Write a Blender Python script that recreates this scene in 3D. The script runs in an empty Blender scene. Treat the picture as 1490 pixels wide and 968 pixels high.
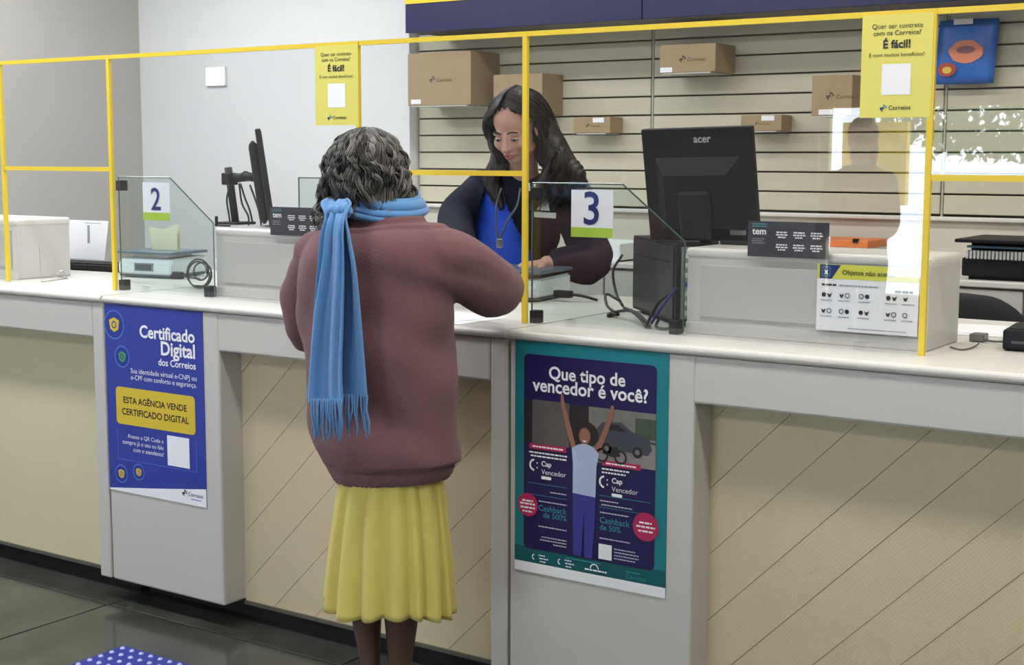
import bpy, bmesh, math, random
from mathutils import Vector, Matrix
import numpy as np
random.seed(7); rng = np.random.RandomState(7)
S = bpy.context.scene; COL = S.collection
# ---------------------------------------------------------------- camera
YAW, PIT, ROL = math.radians(34.257), math.radians(7.0065), math.radians(0.156)
FPX = 2073.0; CAM = Vector((0, -3, 1.44))
fwd = Vector((-math.sin(YAW)*math.cos(PIT), math.cos(YAW)*math.cos(PIT), -math.sin(PIT)))
rt = fwd.cross(Vector((0, 0, 1))).normalized(); up = rt.cross(fwd)
rt2 = rt*math.cos(ROL)+up*math.sin(ROL); up2 = -rt*math.sin(ROL)+up*math.cos(ROL)
cd = bpy.data.cameras.new('camera'); cam = bpy.data.objects.new('camera', cd); COL.objects.link(cam)
cam.matrix_world = Matrix(((rt2.x, up2.x, -fwd.x, CAM.x), (rt2.y, up2.y, -fwd.y, CAM.y), (rt2.z, up2.z, -fwd.z, CAM.z), (0, 0, 0, 1)))
cd.sensor_width = 36; cd.lens = FPX/1490*36; cd.clip_start = .05
S.camera = cam
# ---------------------------------------------------------------- view, world, lights
S.view_settings.view_transform = 'Standard'; S.view_settings.look = 'None'
S.view_settings.gamma = 1; S.view_settings.use_curve_mapping = False
S.view_settings.exposure = 0.0
W = bpy.data.worlds.new('world'); S.world = W; W.use_nodes = True
bg = W.node_tree.nodes['Background']; bg.inputs[0].default_value = (.80, .90, 1, 1); bg.inputs[1].default_value = 15.0
def area(name, loc, size, sizey, power, col=(1, 1, 1), rot=(0, 0, 0)):
    l = bpy.data.lights.new(name, 'AREA'); l.shape = 'RECTANGLE'; l.size = size; l.size_y = sizey; l.energy = power; l.color = col
    o = bpy.data.objects.new(name, l); COL.objects.link(o); o.location = loc; o.rotation_euler = rot; return o
CEIL = 2.85
WARM = (1, .955, .88); COOL = (.93, .965, 1)
LIGHTS = [(-5.2, -.75, 34, COOL), (-3.4, -.75, 28, COOL), (-1.4, -.75, 20, WARM), (.6, -.75, 22, WARM),
          (-4.6, -3.6, 26, COOL), (-2.2, -3.6, 24, COOL), (.4, -3.6, 22, WARM),
          (-5.0, 1.0, 30, COOL), (-3.3, 1.0, 17, COOL), (-1.9, 1.0, 11, WARM), (-.3, 1.0, 14, WARM)]
for i, (x, y, p, c) in enumerate(LIGHTS):
    area('ceiling_lamp', (x, y, CEIL-.06), 1.15, .28, p*1.02, c)

# ---------------------------------------------------------------- helpers
def hexc(r, g, b):
    f = lambda c: (c/255/12.92) if c/255 <= .04045 else ((c/255+.055)/1.055)**2.4
    return (f(r), f(g), f(b))
MC = {}
def mat(name, col, rough=.5, metal=0, bump=0, bscale=200, var=0, vscale=8, spec=.5, sheen=0, kind=None, coat=0):
    if name in MC: return MC[name]
    m = bpy.data.materials.new(name); m.use_nodes = True; nt = m.node_tree; N = nt.nodes; L = nt.links
    b = N['Principled BSDF']; b.inputs['Roughness'].default_value = rough; b.inputs['Metallic'].default_value = metal
    b.inputs['Specular IOR Level'].default_value = spec
    if sheen: b.inputs['Sheen Weight'].default_value = sheen; b.inputs['Sheen Roughness'].default_value = .5
    if coat: b.inputs['Coat Weight'].default_value = coat; b.inputs['Coat Roughness'].default_value = .08
    tc = N.new('ShaderNodeTexCoord')
    c = (*col, 1)
    nz = N.new('ShaderNodeTexNoise'); nz.inputs['Scale'].default_value = vscale; nz.inputs['Detail'].default_value = 4
    L.new(tc.outputs['Object'], nz.inputs['Vector'])
    mx = N.new('ShaderNodeMix'); mx.data_type = 'RGBA'
    v = var if var else .03
    mx.inputs['A'].default_value = (*[k*(1-v) for k in col], 1); mx.inputs['B'].default_value = (*[min(1, k*(1+v)) for k in col], 1)
    L.new(nz.outputs['Fac'], mx.inputs['Factor']); L.new(mx.outputs['Result'], b.inputs['Base Color'])
    if bump:
        n2 = N.new('ShaderNodeTexNoise'); n2.inputs['Scale'].default_value = bscale; n2.inputs['Detail'].default_value = 3
        L.new(tc.outputs['Object'], n2.inputs['Vector'])
        bp = N.new('ShaderNodeBump'); bp.inputs['Strength'].default_value = bump; bp.inputs['Distance'].default_value = .004
        src = n2.outputs['Fac']
        if kind == 'knit':
            w = N.new('ShaderNodeTexWave'); w.inputs['Scale'].default_value = 60; w.inputs['Distortion'].default_value = 3; w.bands_direction = 'X'
            L.new(tc.outputs['Object'], w.inputs['Vector'])
            ad = N.new('ShaderNodeMath'); ad.operation = 'ADD'; L.new(w.outputs['Fac'], ad.inputs[0]); L.new(n2.outputs['Fac'], ad.inputs[1]); src = ad.outputs[0]
        if kind == 'weave':
            ws = []
            for d in (1, -1):
                mp = N.new('ShaderNodeMapping'); mp.inputs['Rotation'].default_value = (0, d*math.radians(45), 0)
                mp.inputs['Scale'].default_value = (1, 1, 1)
                L.new(tc.outputs['Object'], mp.inputs['Vector'])
                w = N.new('ShaderNodeTexWave'); w.inputs['Scale'].default_value = 38; w.inputs['Distortion'].default_value = 1.5; w.inputs['Detail'].default_value = 2; w.bands_direction = 'X'
                L.new(mp.outputs[0], w.inputs['Vector']); ws.append(w.outputs['Fac'])
            ad = N.new('ShaderNodeMath'); ad.operation = 'MULTIPLY'; L.new(ws[0], ad.inputs[0]); L.new(ws[1], ad.inputs[1]); src = ad.outputs[0]
            mx2 = N.new('ShaderNodeMix'); mx2.data_type = 'RGBA'; mx2.inputs['A'].default_value = (*[k*.96 for k in col], 1); mx2.inputs['B'].default_value = (*[min(1, k*1.04) for k in col], 1)
            L.new(src, mx2.inputs['Factor']); L.new(mx2.outputs['Result'], b.inputs['Base Color'])
        if kind == 'weave': bp.inputs['Distance'].default_value = .0006
        L.new(src, bp.inputs['Height']); L.new(bp.outputs[0], b.inputs['Normal'])
    MC[name] = m; return m
def emit(name, col, s):
    if name in MC: return MC[name]
    m = bpy.data.materials.new(name); m.use_nodes = True; nt = m.node_tree; b = nt.nodes['Principled BSDF']
    b.inputs['Base Color'].default_value = (*col, 1); b.inputs['Emission Color'].default_value = (*col, 1); b.inputs['Emission Strength'].default_value = s
    MC[name] = m; return m
def glass(name, tint, haze=0.0):
    m = bpy.data.materials.new(name); m.use_nodes = True; nt = m.node_tree; N = nt.nodes; L = nt.links
    for n in list(N): N.remove(n)
    o = N.new('ShaderNodeOutputMaterial'); t = N.new('ShaderNodeBsdfTransparent'); t.inputs[0].default_value = (*tint, 1)
    g = N.new('ShaderNodeBsdfGlossy'); g.inputs['Roughness'].default_value = .012; g.inputs['Color'].default_value = (1, 1, 1, 1)
    fr = N.new('ShaderNodeFresnel'); fr.inputs['IOR'].default_value = 1.7      # both faces of a thin sheet at once
    ge = N.new('ShaderNodeNewGeometry'); sb = N.new('ShaderNodeMath'); sb.operation = 'SUBTRACT'; sb.inputs[0].default_value = 1; L.new(ge.outputs['Backfacing'], sb.inputs[1])
    ml = N.new('ShaderNodeMath'); ml.operation = 'MULTIPLY'; L.new(fr.outputs[0], ml.inputs[0]); L.new(sb.outputs[0], ml.inputs[1])
    mx = N.new('ShaderNodeMixShader'); L.new(ml.outputs[0], mx.inputs[0]); L.new(t.outputs[0], mx.inputs[1]); L.new(g.outputs[0], mx.inputs[2])
    L.new(mx.outputs[0], o.inputs[0]); MC[name] = m; return m
def vcol(name, rough=.6, a=(.02, .02, .02), b_=(.3, .3, .28)):
    m = bpy.data.materials.new(name); m.use_nodes = True; nt = m.node_tree; N = nt.nodes; L = nt.links; b = N['Principled BSDF']
    at_ = N.new('ShaderNodeAttribute'); at_.attribute_name = 'tone'
    mx = N.new('ShaderNodeMix'); mx.data_type = 'RGBA'; mx.inputs['A'].default_value = (*a, 1); mx.inputs['B'].default_value = (*b_, 1)
    L.new(at_.outputs['Fac'], mx.inputs['Factor']); L.new(mx.outputs['Result'], b.inputs['Base Color']); b.inputs['Roughness'].default_value = rough
    MC[name] = m; return m

def link(name, me, m=None, parent=None, loc=None, smooth=False):
    o = bpy.data.objects.new(name, me); COL.objects.link(o)
    if m and not me.materials: me.materials.append(m)
    if parent: o.parent = parent
    if loc is not None: o.location = loc
    if smooth: me.polygons.foreach_set('use_smooth', [True]*len(me.polygons))
    return o
def fin(name, bm, m, parent=None, smooth=False, loc=None):
    me = bpy.data.meshes.new(name); bmesh.ops.recalc_face_normals(bm, faces=bm.faces); bm.to_mesh(me); bm.free()
    return link(name, me, m, parent, loc, smooth)
def thing(name, label, cat, loc=(0, 0, 0), rz=0, group=None):
    o = bpy.data.objects.new(name, None); COL.objects.link(o); o.location = loc; o.rotation_euler = (0, 0, rz); o.empty_display_size = .05
    o['label'] = label; o['category'] = cat
    if group: o['group'] = group
    return o
def tag(o, label, cat, group=None):
    o['label'] = label; o['category'] = cat
    if group: o['group'] = group
    return o
def struct(o): o['kind'] = 'structure'; return o
def abox(bm, x0, x1, y0, y1, z0, z1, bev=0, seg=2, M=None):
    r = bmesh.ops.create_cube(bm, size=1); vs = r['verts']
    for v in vs: v.co = Vector(((x0+x1)/2+v.co.x*(x1-x0), (y0+y1)/2+v.co.y*(y1-y0), (z0+z1)/2+v.co.z*(z1-z0)))
    geo = vs
    if bev:
        es = list({e for v in vs for e in v.link_edges})
        r = bmesh.ops.bevel(bm, geom=es, offset=bev, segments=seg, affect='EDGES', profile=.5); geo = r['verts']
        geo = list({v for f in r['faces'] for v in f.verts} | {v for v in vs if v.is_valid})
    if M:
        for v in geo: v.co = M @ v.co
    return geo
def box(name, x0, x1, y0, y1, z0, z1, m, parent=None, bev=0, seg=2):
    bm = bmesh.new(); abox(bm, x0, x1, y0, y1, z0, z1, bev, seg); return fin(name, bm, m, parent, smooth=False)
def cyl(bm, p0, p1, r0, r1=None, n=16):
    r1 = r0 if r1 is None else r1
    p0 = Vector(p0); p1 = Vector(p1); d = p1-p0; L = d.length
    r = bmesh.ops.create_cone(bm, cap_ends=True, segments=n, radius1=r0, radius2=r1, depth=L)
    M = Matrix.Translation((p0+p1)/2) @ d.to_track_quat('Z', 'Y').to_matrix().to_4x4()
    for v in r['verts']: v.co = M @ v.co
def ray(px, py): return fwd+rt2*((px-745)/FPX)-up2*((py-484)/FPX)
def at(px, py, Y):                      # a point of the place, at depth Y behind the counter face
    d = ray(px, py); t = (Y-CAM.y)/d.y; return CAM+d*t
def crom(pts, k=4):
    P = [np.array(p, float) for p in pts]; out = []
    for i in range(len(P)-1):
        a = P[i-1] if i else 2*P[0]-P[1]; b = P[i]; c = P[i+1]; d = P[i+2] if i+2 < len(P) else 2*P[-1]-P[-2]
        for j in range(k):
            t = j/k; out.append(.5*((2*b)+(-a+c)*t+(2*a-5*b+4*c-d)*t*t+(-a+3*b-3*c+d)*t**3))
    out.append(P[-1]); return out
def tube(bm, pts, rad, n=8, k=4, caps=True, flat=1.0, flatdir=None):
    """tapered tube through pts; rad a number or list; flat < 1 squashes it along flatdir"""
    if isinstance(rad, (int, float)): rad = [rad]*len(pts)
    Q = crom([(*p, r) for p, r in zip(pts, rad)], k)
    rows = []; fr = None
    cs = [Vector(q[:3]) for q in Q]; rs = [max(1e-5, q[3]) for q in Q]
    if caps:
        d0 = (cs[0]-cs[1]).normalized(); d1 = (cs[-1]-cs[-2]).normalized()
        for a in (.5, .87, .99): cs.insert(0, Vector(Q[0][:3])+d0*Q[0][3]*a); rs.insert(0, Q[0][3]*math.sqrt(max(.0001, 1-a*a)))
        for a in (.5, .87, .99): cs.append(Vector(Q[-1][:3])+d1*Q[-1][3]*a); rs.append(Q[-1][3]*math.sqrt(max(.0001, 1-a*a)))
    for i, c in enumerate(cs):
        t = (cs[min(i+1, len(cs)-1)]-cs[max(i-1, 0)]).normalized()
        if fr is None:
            fr = t.cross(Vector((.13, .2, 1)) if abs(t.z) < .9 else Vector((1, .1, 0))).normalized()
        fr = (fr-t*fr.dot(t)).normalized(); bn = t.cross(fr)
        ring = []
        for j in range(n):
            a = 2*math.pi*j/n; o = (fr*math.cos(a)+bn*math.sin(a))*rs[i]
            if flatdir is not None: fd = Vector(flatdir); o = o-fd*o.dot(fd)*(1-flat)
            ring.append(bm.verts.new(c+o))
        rows.append(ring)
    for a, b in zip(rows, rows[1:]):
        for j in range(n): bm.faces.new((a[j], a[(j+1) % n], b[(j+1) % n], b[j]))
    bm.faces.new(rows[0][::-1]); bm.faces.new(rows[-1])
def rings(bm, secs, n=32, k=4):
    """secs: (cx,cy,cz,a,b[,yaw]) horizontal ellipses, bottom to top or top to bottom"""
    Q = crom([tuple(s)+((0,) if len(s) == 5 else ()) for s in secs], k); rows = []
    for q in Q:
        cx, cy, cz, a, b, yw = q; a = max(a, .002); b = max(b, .002); r = []
        for j in range(n):
            t = 2*math.pi*j/n; x = a*math.cos(t); y = b*math.sin(t)
            r.append(bm.verts.new((cx+x*math.cos(yw)-y*math.sin(yw), cy+x*math.sin(yw)+y*math.cos(yw), cz)))
        rows.append(r)
    for a, b in zip(rows, rows[1:]):
        for j in range(n): bm.faces.new((a[j], a[(j+1) % n], b[(j+1) % n], b[j]))
    bm.faces.new(rows[0][::-1]); bm.faces.new(rows[-1])
def ell(bm, c, r, rot=None, n=20):
    q = bmesh.ops.create_uvsphere(bm, u_segments=n, v_segments=n//2+2, radius=1)
    M = Matrix.Translation(c) @ (rot.to_4x4() if rot else Matrix.Identity(4)) @ Matrix.Diagonal((*r, 1))
    for v in q['verts']: v.co = M @ v.co
def solid(name, bm, m, parent=None, voxel=.008, smooth=4, fn=None, post=None):
    """fuse everything in bm to one continuous surface"""
    me = bpy.data.meshes.new('tmp'); bmesh.ops.recalc_face_normals(bm, faces=bm.faces); bm.to_mesh(me); bm.free()
    o = bpy.data.objects.new('tmp', me); COL.objects.link(o)
    r = o.modifiers.new('r', 'REMESH'); r.mode = 'VOXEL'; r.voxel_size = voxel
    s = o.modifiers.new('s', 'SMOOTH'); s.factor = .5; s.iterations = smooth
    dg = bpy.context.evaluated_depsgraph_get(); me2 = bpy.data.meshes.new_from_object(o.evaluated_get(dg))
    bpy.data.objects.remove(o); bpy.data.meshes.remove(me)
    me2.name = name
    n = len(me2.vertices); co = np.empty(n*3); me2.vertices.foreach_get('co', co); co = co.reshape(-1, 3)
    if fn is not None:
        nr = np.empty(n*3); me2.vertices.foreach_get('normal', nr); nr = nr.reshape(-1, 3)
        co = fn(co, nr); me2.vertices.foreach_set('co', co.ravel()); me2.update()
    if post:
        b2 = bmesh.new(); b2.from_mesh(me2); post(b2); b2.to_mesh(me2); b2.free()
    return link(name, me2, m, parent, smooth=True)

# ---------------------------------------------------------------- flat print
class Sheet:
    """flat printed sheet facing -Y: origin top left, u right, v down (metres)"""
    def __init__(s, name, label, cat, loc, w, h, m, rz=0, th=.0012, group=None, rx=0, pm=None):
        s.r = thing(name, label, cat, loc, rz, group); s.r.rotation_euler = (rx, 0, rz); s.w = w; s.h = h; s.k = 0
        s.paper = box('paper', 0, w, 0, th, -h, 0, m, s.r)
    def poly(s, pts, m, name='print', lay=1, parent=None):
        bm = bmesh.new(); y = -.0004*lay
        if not isinstance(pts[0][0], (list, tuple)): pts = [pts]
        for P in pts: bm.faces.new([bm.verts.new((u, y, -v)) for u, v in P])
        me = bpy.data.meshes.new(name); bm.normal_update(); bm.to_mesh(me); bm.free()
        return link(name, me, m, s.r)
    def rect(s, u0, v0, u1, v1, m, lay=1, name='print', r=0):
        if not r: return s.poly([(u0, v0), (u1, v0), (u1, v1), (u0, v1)], m, name, lay)
        P = []
        for cx, cy, a0 in ((u1-r, v0+r, -90), (u1-r, v1-r, 0), (u0+r, v1-r, 90), (u0+r, v0+r, 180)):
            for k in range(6): a = math.radians(a0+k*18); P.append((cx+r*math.cos(a), cy+r*math.sin(a)))
        return s.poly(P, m, name, lay)
    def disc(s, u, v, r, m, lay=1, name='print', n=24, ry=None):
        ry = ry or r; return s.poly([(u+r*math.cos(2*math.pi*k/n), v+ry*math.sin(2*math.pi*k/n)) for k in range(n)], m, name, lay)
    def ring(s, u, v, r, w, m, lay=1, a0=0, a1=360, name='emblem'):
        Q = []; n = 24
        for k in range(n):
            a, b = [math.radians(a0+(a1-a0)*(k+j)/n) for j in (0, 1)]
            Q.append([(u+r*math.cos(a), v+r*math.sin(a)), (u+r*math.cos(b), v+r*math.sin(b)), (u+(r-w)*math.cos(b), v+(r-w)*math.sin(b)), (u+(r-w)*math.cos(a), v+(r-w)*math.sin(a))])
        return s.poly(Q, m, name, lay)
    def text(s, t, u, v, width, m, al='L', bold=0, lay=3, hmax=None, sx=1.0):
        """one line of lettering, baseline at v, fitted to width"""
        return lettering(t, s.r, (u, -.0004*lay, -v), width, m, al, bold)
    def bars(s, rows, m, lay=3, hgt=.003):
        """illegible small print: rows of short dashes (u0,u1,v)"""
        Q = []
        for u0, u1, v in rows:
            u = u0
            while u < u1:
                w = random.uniform(.004, .011)*max(1, hgt/.003); e = min(u1, u+w)
                Q.append([(u, v), (e, v), (e, v+hgt), (u, v+hgt)]); u = e+hgt*.5
        o = s.poly(Q, m, 'small_print', lay); o['kind'] = 'stuff'; return o
    def wing(s, u, v, k, m1, m2, lay=3):
        """two interlocked arrow wings"""
        s.poly([(u, v), (u+.55*k, v-.1*k), (u+.62*k, v+.18*k), (u+.35*k, v+.12*k), (u+.4*k, v+.5*k), (u+.15*k, v+.3*k)], m1, 'emblem', lay)
        s.poly([(u+.45*k, v-.45*k), (u+.75*k, v-.3*k), (u+1.0*k, v-.02*k), (u+.8*k, v+.12*k), (u+.72*k, v-.12*k), (u+.45*k, v-.16*k)], m2, 'emblem', lay)
def lettering(t, parent, loc, width, m, al='L', bold=0, rot=(math.pi/2, 0, 0), depth=0):
    c = bpy.data.curves.new('txt', 'FONT'); c.body = t; c.size = 1; c.offset = bold; c.resolution_u = 3; c.extrude = depth
    o = bpy.data.objects.new('txt', c); COL.objects.link(o)
    dg = bpy.context.evaluated_depsgraph_get(); me = bpy.data.meshes.new_from_object(o.evaluated_get(dg))
    bpy.data.objects.remove(o); bpy.data.curves.remove(c); me.name = 'lettering'
    me.materials.clear(); n = len(me.vertices); co = np.empty(n*3); me.vertices.foreach_get('co', co); co = co.reshape(-1, 3)
    x0, x1 = co[:, 0].min(), co[:, 0].max(); k = width/(x1-x0)
    co[:, 0] -= {'L': x0, 'R': x1, 'C': (x0+x1)/2}[al]; co[:, :2] *= k; me.vertices.foreach_set('co', co.ravel()); me.update()
    ob = link('lettering', me, m, parent); ob.location = loc; ob.rotation_euler = rot
    return ob

# ---------------------------------------------------------------- materials
M_lam = mat('white_laminate', hexc(196, 193, 188), .38, var=.03, bump=.05, bscale=400)
M_top = mat('counter_top_laminate', hexc(212, 209, 203), .32, var=.03, bump=.04, bscale=400)
M_plank = mat('cream_woven_laminate', hexc(206, 191, 157), .5, bump=.35, kind='weave')
M_cream = mat('cream_panel', hexc(208, 199, 164), .45, bump=.08, bscale=90, var=.03)
M_gap = mat('dark_gap', (.012, .011, .01), .8)
M_toe = mat('black_toe_kick', (.008, .008, .009), .6)
M_wall = mat('white_wall_paint', hexc(224, 224, 224), .75, bump=.1, bscale=60)
M_wallg = mat('darkened_wall_paint', hexc(178, 174, 168), .75, bump=.1, bscale=60)  # left wall's weaker light put into the colour; window wall shares it
M_slat = mat('slat_laminate', hexc(194, 188, 166), .5, var=.05, vscale=3, bump=.05)
M_trim = mat('slat_trim', hexc(170, 166, 152), .4)
M_navy = mat('navy_gloss', hexc(20, 22, 72), .35)
M_yel = mat('yellow_strip', hexc(238, 200, 40), .5)
M_tape = mat('yellow_edge_tape', hexc(226, 196, 52), .45)
M_ceil = mat('ceiling_white', (.75, .75, .74), .8)
M_blk = mat('black_plastic', (.010, .010, .013), .5, spec=.22, bump=.05, bscale=500)
M_blk2 = mat('soft_black_plastic', (.014, .015, .018), .55, spec=.25)
M_cable = mat('cable_rubber', (.015, .015, .017), .5)
M_card = mat('cardboard', hexc(160, 137, 106), .8, var=.08, vscale=20, bump=.15, bscale=150)
M_cardp = mat('cardboard_print', hexc(90, 66, 46), .8)
M_white = mat('white_paper', hexc(235, 236, 240), .6)
M_whitep = mat('white_plastic', hexc(222, 224, 224), .35)
M_bluep = mat('poster_blue', hexc(50, 66, 156), .35, var=.12, vscale=5)
M_teal = mat('poster_teal', hexc(28, 122, 134), .3, var=.1, vscale=4)
M_teald = mat('poster_teal_dark', hexc(22, 92, 98), .3)
M_pnavy = mat('poster_navy', hexc(34, 28, 82), .3)
M_pyel = mat('poster_gold', hexc(216, 186, 58), .4)
M_pwht = mat('print_white', hexc(240, 240, 245), .5)
M_ink = mat('print_dark', hexc(34, 34, 44), .5)
M_inkb = mat('print_navy', hexc(24, 40, 110), .5)
M_mag = mat('print_magenta', hexc(176, 34, 86), .4)
M_pgrn = mat('print_green', hexc(170, 205, 60), .5)
M_lteal = mat('print_light_teal', hexc(60, 150, 165), .5)
M_ghead = mat('lime_header', hexc(214, 212, 74), .45)
M_ypos = mat('yellow_paper', hexc(220, 209, 104), .5)
M_dark = mat('charcoal_card', hexc(50, 50, 60), .35)
M_gl = glass('clear_acrylic', (.955, .96, .965))
M_gl2 = glass('green_glass', (.90, .945, .93))
M_edge = mat('glass_edge', (.05, .10, .09), .2)
M_steel = mat('steel', (.5, .5, .52), .3, metal=1)

# ---------------------------------------------------------------- the room
def floor_mat():
    m = bpy.data.materials.new('polished_dark_stone'); m.use_nodes = True; nt = m.node_tree; N = nt.nodes; L = nt.links; b = N['Principled BSDF']
    tc = N.new('ShaderNodeTexCoord'); nz = N.new('ShaderNodeTexNoise'); nz.inputs['Scale'].default_value = 5; nz.inputs['Detail'].default_value = 6
    L.new(tc.outputs['Object'], nz.inputs['Vector']); cr = N.new('ShaderNodeValToRGB')
    cr.color_ramp.elements[0].color = (.030, .034, .028, 1); cr.color_ramp.elements[1].color = (.080, .085, .074, 1)
    cr.color_ramp.elements[0].position = .3; cr.color_ramp.elements[1].position = .75
    L.new(nz.outputs['Fac'], cr.inputs[0]); L.new(cr.outputs[0], b.inputs['Base Color']); b.inputs['Roughness'].default_value = .13
    return m
M_floor = floor_mat()
fl = struct(box('floor', -6.3, 3.1, -6.7, 2.6, -.12, -.012, mat('grout', (.16, .17, .15), .6)))
me_t = None
nt_ = 0
for i in range(-7, 4):
    for j in range(-8, 3):
        x0 = .985*i+.35; y0 = .985*j-.035-.985*0
        x1 = min(x0+.978, 3.05); xa = max(x0, -6.2); y1 = min(y0+.978, 2.4); ya = max(y0, -6.5)
        if x1-xa < .05 or y1-ya < .05: continue
        full = (x1-xa > .97 and y1-ya > .97)
        if full and me_t:
            o = bpy.data.objects.new('tile', me_t); COL.objects.link(o); o.parent = fl; o.location = (xa, ya, 0)
        else:
            bm = bmesh.new(); abox(bm, 0, x1-xa, 0, y1-ya, -.02, 0, .0015, 1); o = fin('tile', bm, M_floor, fl); o.location = (xa, ya, 0)
            if full: me_t = o.data
struct(box('ceiling', -6.3, 3.1, -6.7, 2.6, CEIL, CEIL+.1, M_ceil))
struct(box('wall_left', -6.25, -6.08, -6.7, 2.6, 0, CEIL, M_wallg))
struct(box('wall_right', 2.95, 3.1, -6.7, 2.6, 0, CEIL, M_wall))
struct(box('trim_1', -6.08, -4.225, 2.34, 2.6, 0, CEIL, M_wall))        # white wall standing proud of the slat wall
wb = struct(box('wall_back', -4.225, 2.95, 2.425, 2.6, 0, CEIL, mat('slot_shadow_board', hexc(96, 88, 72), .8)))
box('wainscot', -4.225, 2.95, 2.40, 2.425, 0, 1.208, mat('wainscot_laminate', hexc(200, 194, 180), .5), wb)
box('ledge', -4.225, 2.95, 2.372, 2.425, 1.206, 1.222, M_top, wb, .004)
seams = [-4.221, -2.959, -1.707, -.455, .797, 2.049, 2.95]
for a, b in zip(seams, seams[1:]):
    zz = 1.228; me = None
    for k in range(10):
        z0 = 1.2275+.0785*k+.0035; z1 = z0+.0785-.0065
        bm = bmesh.new(); abox(bm, 0, b-a-.014, 0, .022, 0, z1-z0, .0025, 1)
        o = fin('slat', bm, M_slat, wb) if me is None else link('slat', me, None, wb); me = o.data if me is None else me
        if me is o.data and k == 0: bm = None
        o.location = (a+.007, 2.398, z0)
    box('slat_joint', b-.004, b+.004, 2.401, 2.425, 1.222, 2.02, M_trim, wb)
# beam over the slat wall
bm_ = thing('overhead_fascia', 'navy blue overhead fascia with yellow stripe running above the slatted back wall', 'sign', (0, 2.1, 2.0))
for a, b, m in ((-4.055, -2.85, M_navy), (-2.846, -1.58, M_navy), (-1.576, .2, M_navy), (.204, 2.95, M_navy)):
    box('navy_panel', a, b, 0, .018, -.008, .118, m, bm_, .001)
box('yellow_stripe', -4.055, 2.95, -.004, .018, .118, .26, M_yel, bm_)
box('upper_panel', -4.055, 2.95, 0, .02, .26, .85, mat('fascia_white', (.6, .6, .58), .6), bm_)
box('soffit', -4.055, 2.95, .02, .3, -.004, .01, mat('fascia_soffit', (.2, .19, .18), .7), bm_)
box('end_cap', -4.055, -4.04, .02, .3, .01, .85, M_navy, bm_)
# wall behind the camera: shop window to the bright street
wf = struct(box('wall_front', -6.25, -4.02, -6.7, -6.55, 0, CEIL, M_wallg))
box('wall_piece', -1.14, 3.0, -6.7, -6.55, 0, CEIL, M_wallg, wf)
box('wall_piece', -4.02, -1.14, -6.7, -6.55, 1.86, CEIL, M_wallg, wf)
box('wall_piece', -4.02, -1.14, -6.7, -6.55, 0, .42, M_wallg, wf)
wn = struct(thing('window_1', '', '')); del wn['label']; del wn['category']
M_fr = mat('window_frame_cream', hexc(214, 196, 130), .5)
for x in (-4.02, -2.55, -1.2): box('mullion', x, x+.06, -6.66, -6.6, .42, 1.86, M_fr, wn)
box('rail', -4.02, -1.14, -6.66, -6.6, .42, .48, M_fr, wn); box('rail', -4.02, -1.14, -6.66, -6.6, 1.8, 1.86, M_fr, wn)
for x, e in ((-3.96, -2.55), (-2.49, -1.2)): box('pane', x, e, -6.635, -6.629, .48, 1.8, M_gl, wn)
struct(box('trim_2', -9, 5, -14, -6.75, -.15, -.02, mat('street_concrete', hexc(205, 203, 200), .8, var=.1)))
# a tree outside
tr = thing('tree', 'leafy green street tree outside the shop window, seen mirrored in the right screen', 'tree', (-3.35, -10.6, 0))
bm = bmesh.new(); tube(bm, [(0, 0, -.02), (.05, .02, .8), (-.03, 0, 1.6), (.05, 0, 2.3)], [.09, .07, .06, .04], 10)
for k in range(7):
    a = k*.9; tube(bm, [(0, 0, 1.3+.12*k), (.35*math.cos(a), .35*math.sin(a), 1.6+.13*k), (.8*math.cos(a), .8*math.sin(a), 1.8+.16*k)], [.03, .02, .008], 6)
fin('trunk', bm, mat('bark', (.10, .075, .05), .9, bump=.5, bscale=20), tr, True)
bm = bmesh.new()
for k in range(5200):
    d = rng.normal(size=3); d /= np.linalg.norm(d); r = rng.uniform(.3, 1)**.5
    c = Vector((d[0]*1.9*r, d[1]*.9*r, 2.1+d[2]*.95*r)); c.z = max(c.z, 1.42+rng.uniform(0, .25))
    n = Vector(rng.normal(size=3)).normalized(); t = n.orthogonal().normalized(); b = n.cross(t)
    L_ = rng.uniform(.04, .08)
    bm.faces.new([bm.verts.new(c+t*L_), bm.verts.new(c+b*L_*.45), bm.verts.new(c-t*L_), bm.verts.new(c-b*L_*.45)])
fo = fin('foliage', bm, mat('leaves', (.07, .16, .05), .6, var=.4), tr); fo['kind'] = 'stuff'
# ceiling light fixtures
for i, (x, y, p, c) in enumerate(LIGHTS):
    row = {-.75: 'above the customer side of the counter', -3.6: 'far out over the public floor', 1.0: 'over the staff aisle'}[y]
    t = thing('ceiling_light', 'white ceiling light %s, %s' % (row, ['above the far left', 'left of the middle', 'right of the middle', 'toward the right wall'][[q[0] for q in LIGHTS if q[1] == y].index(x)]), 'light', (x, y, CEIL), 0, 'ceiling lights '+row)
    bm = bmesh.new()
    for a in ((-.62, .62, -.18, -.15), (-.62, .62, .15, .18), (-.62, -.59, -.15, .15), (.59, .62, -.15, .15)): abox(bm, *a, -.035, 0)
    fin('frame', bm, M_whitep, t)
    box('diffuser', -.59, .59, -.15, .15, -.012, -.002, emit('diffuser', (1, .98, .95), 2.0), t)

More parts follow.
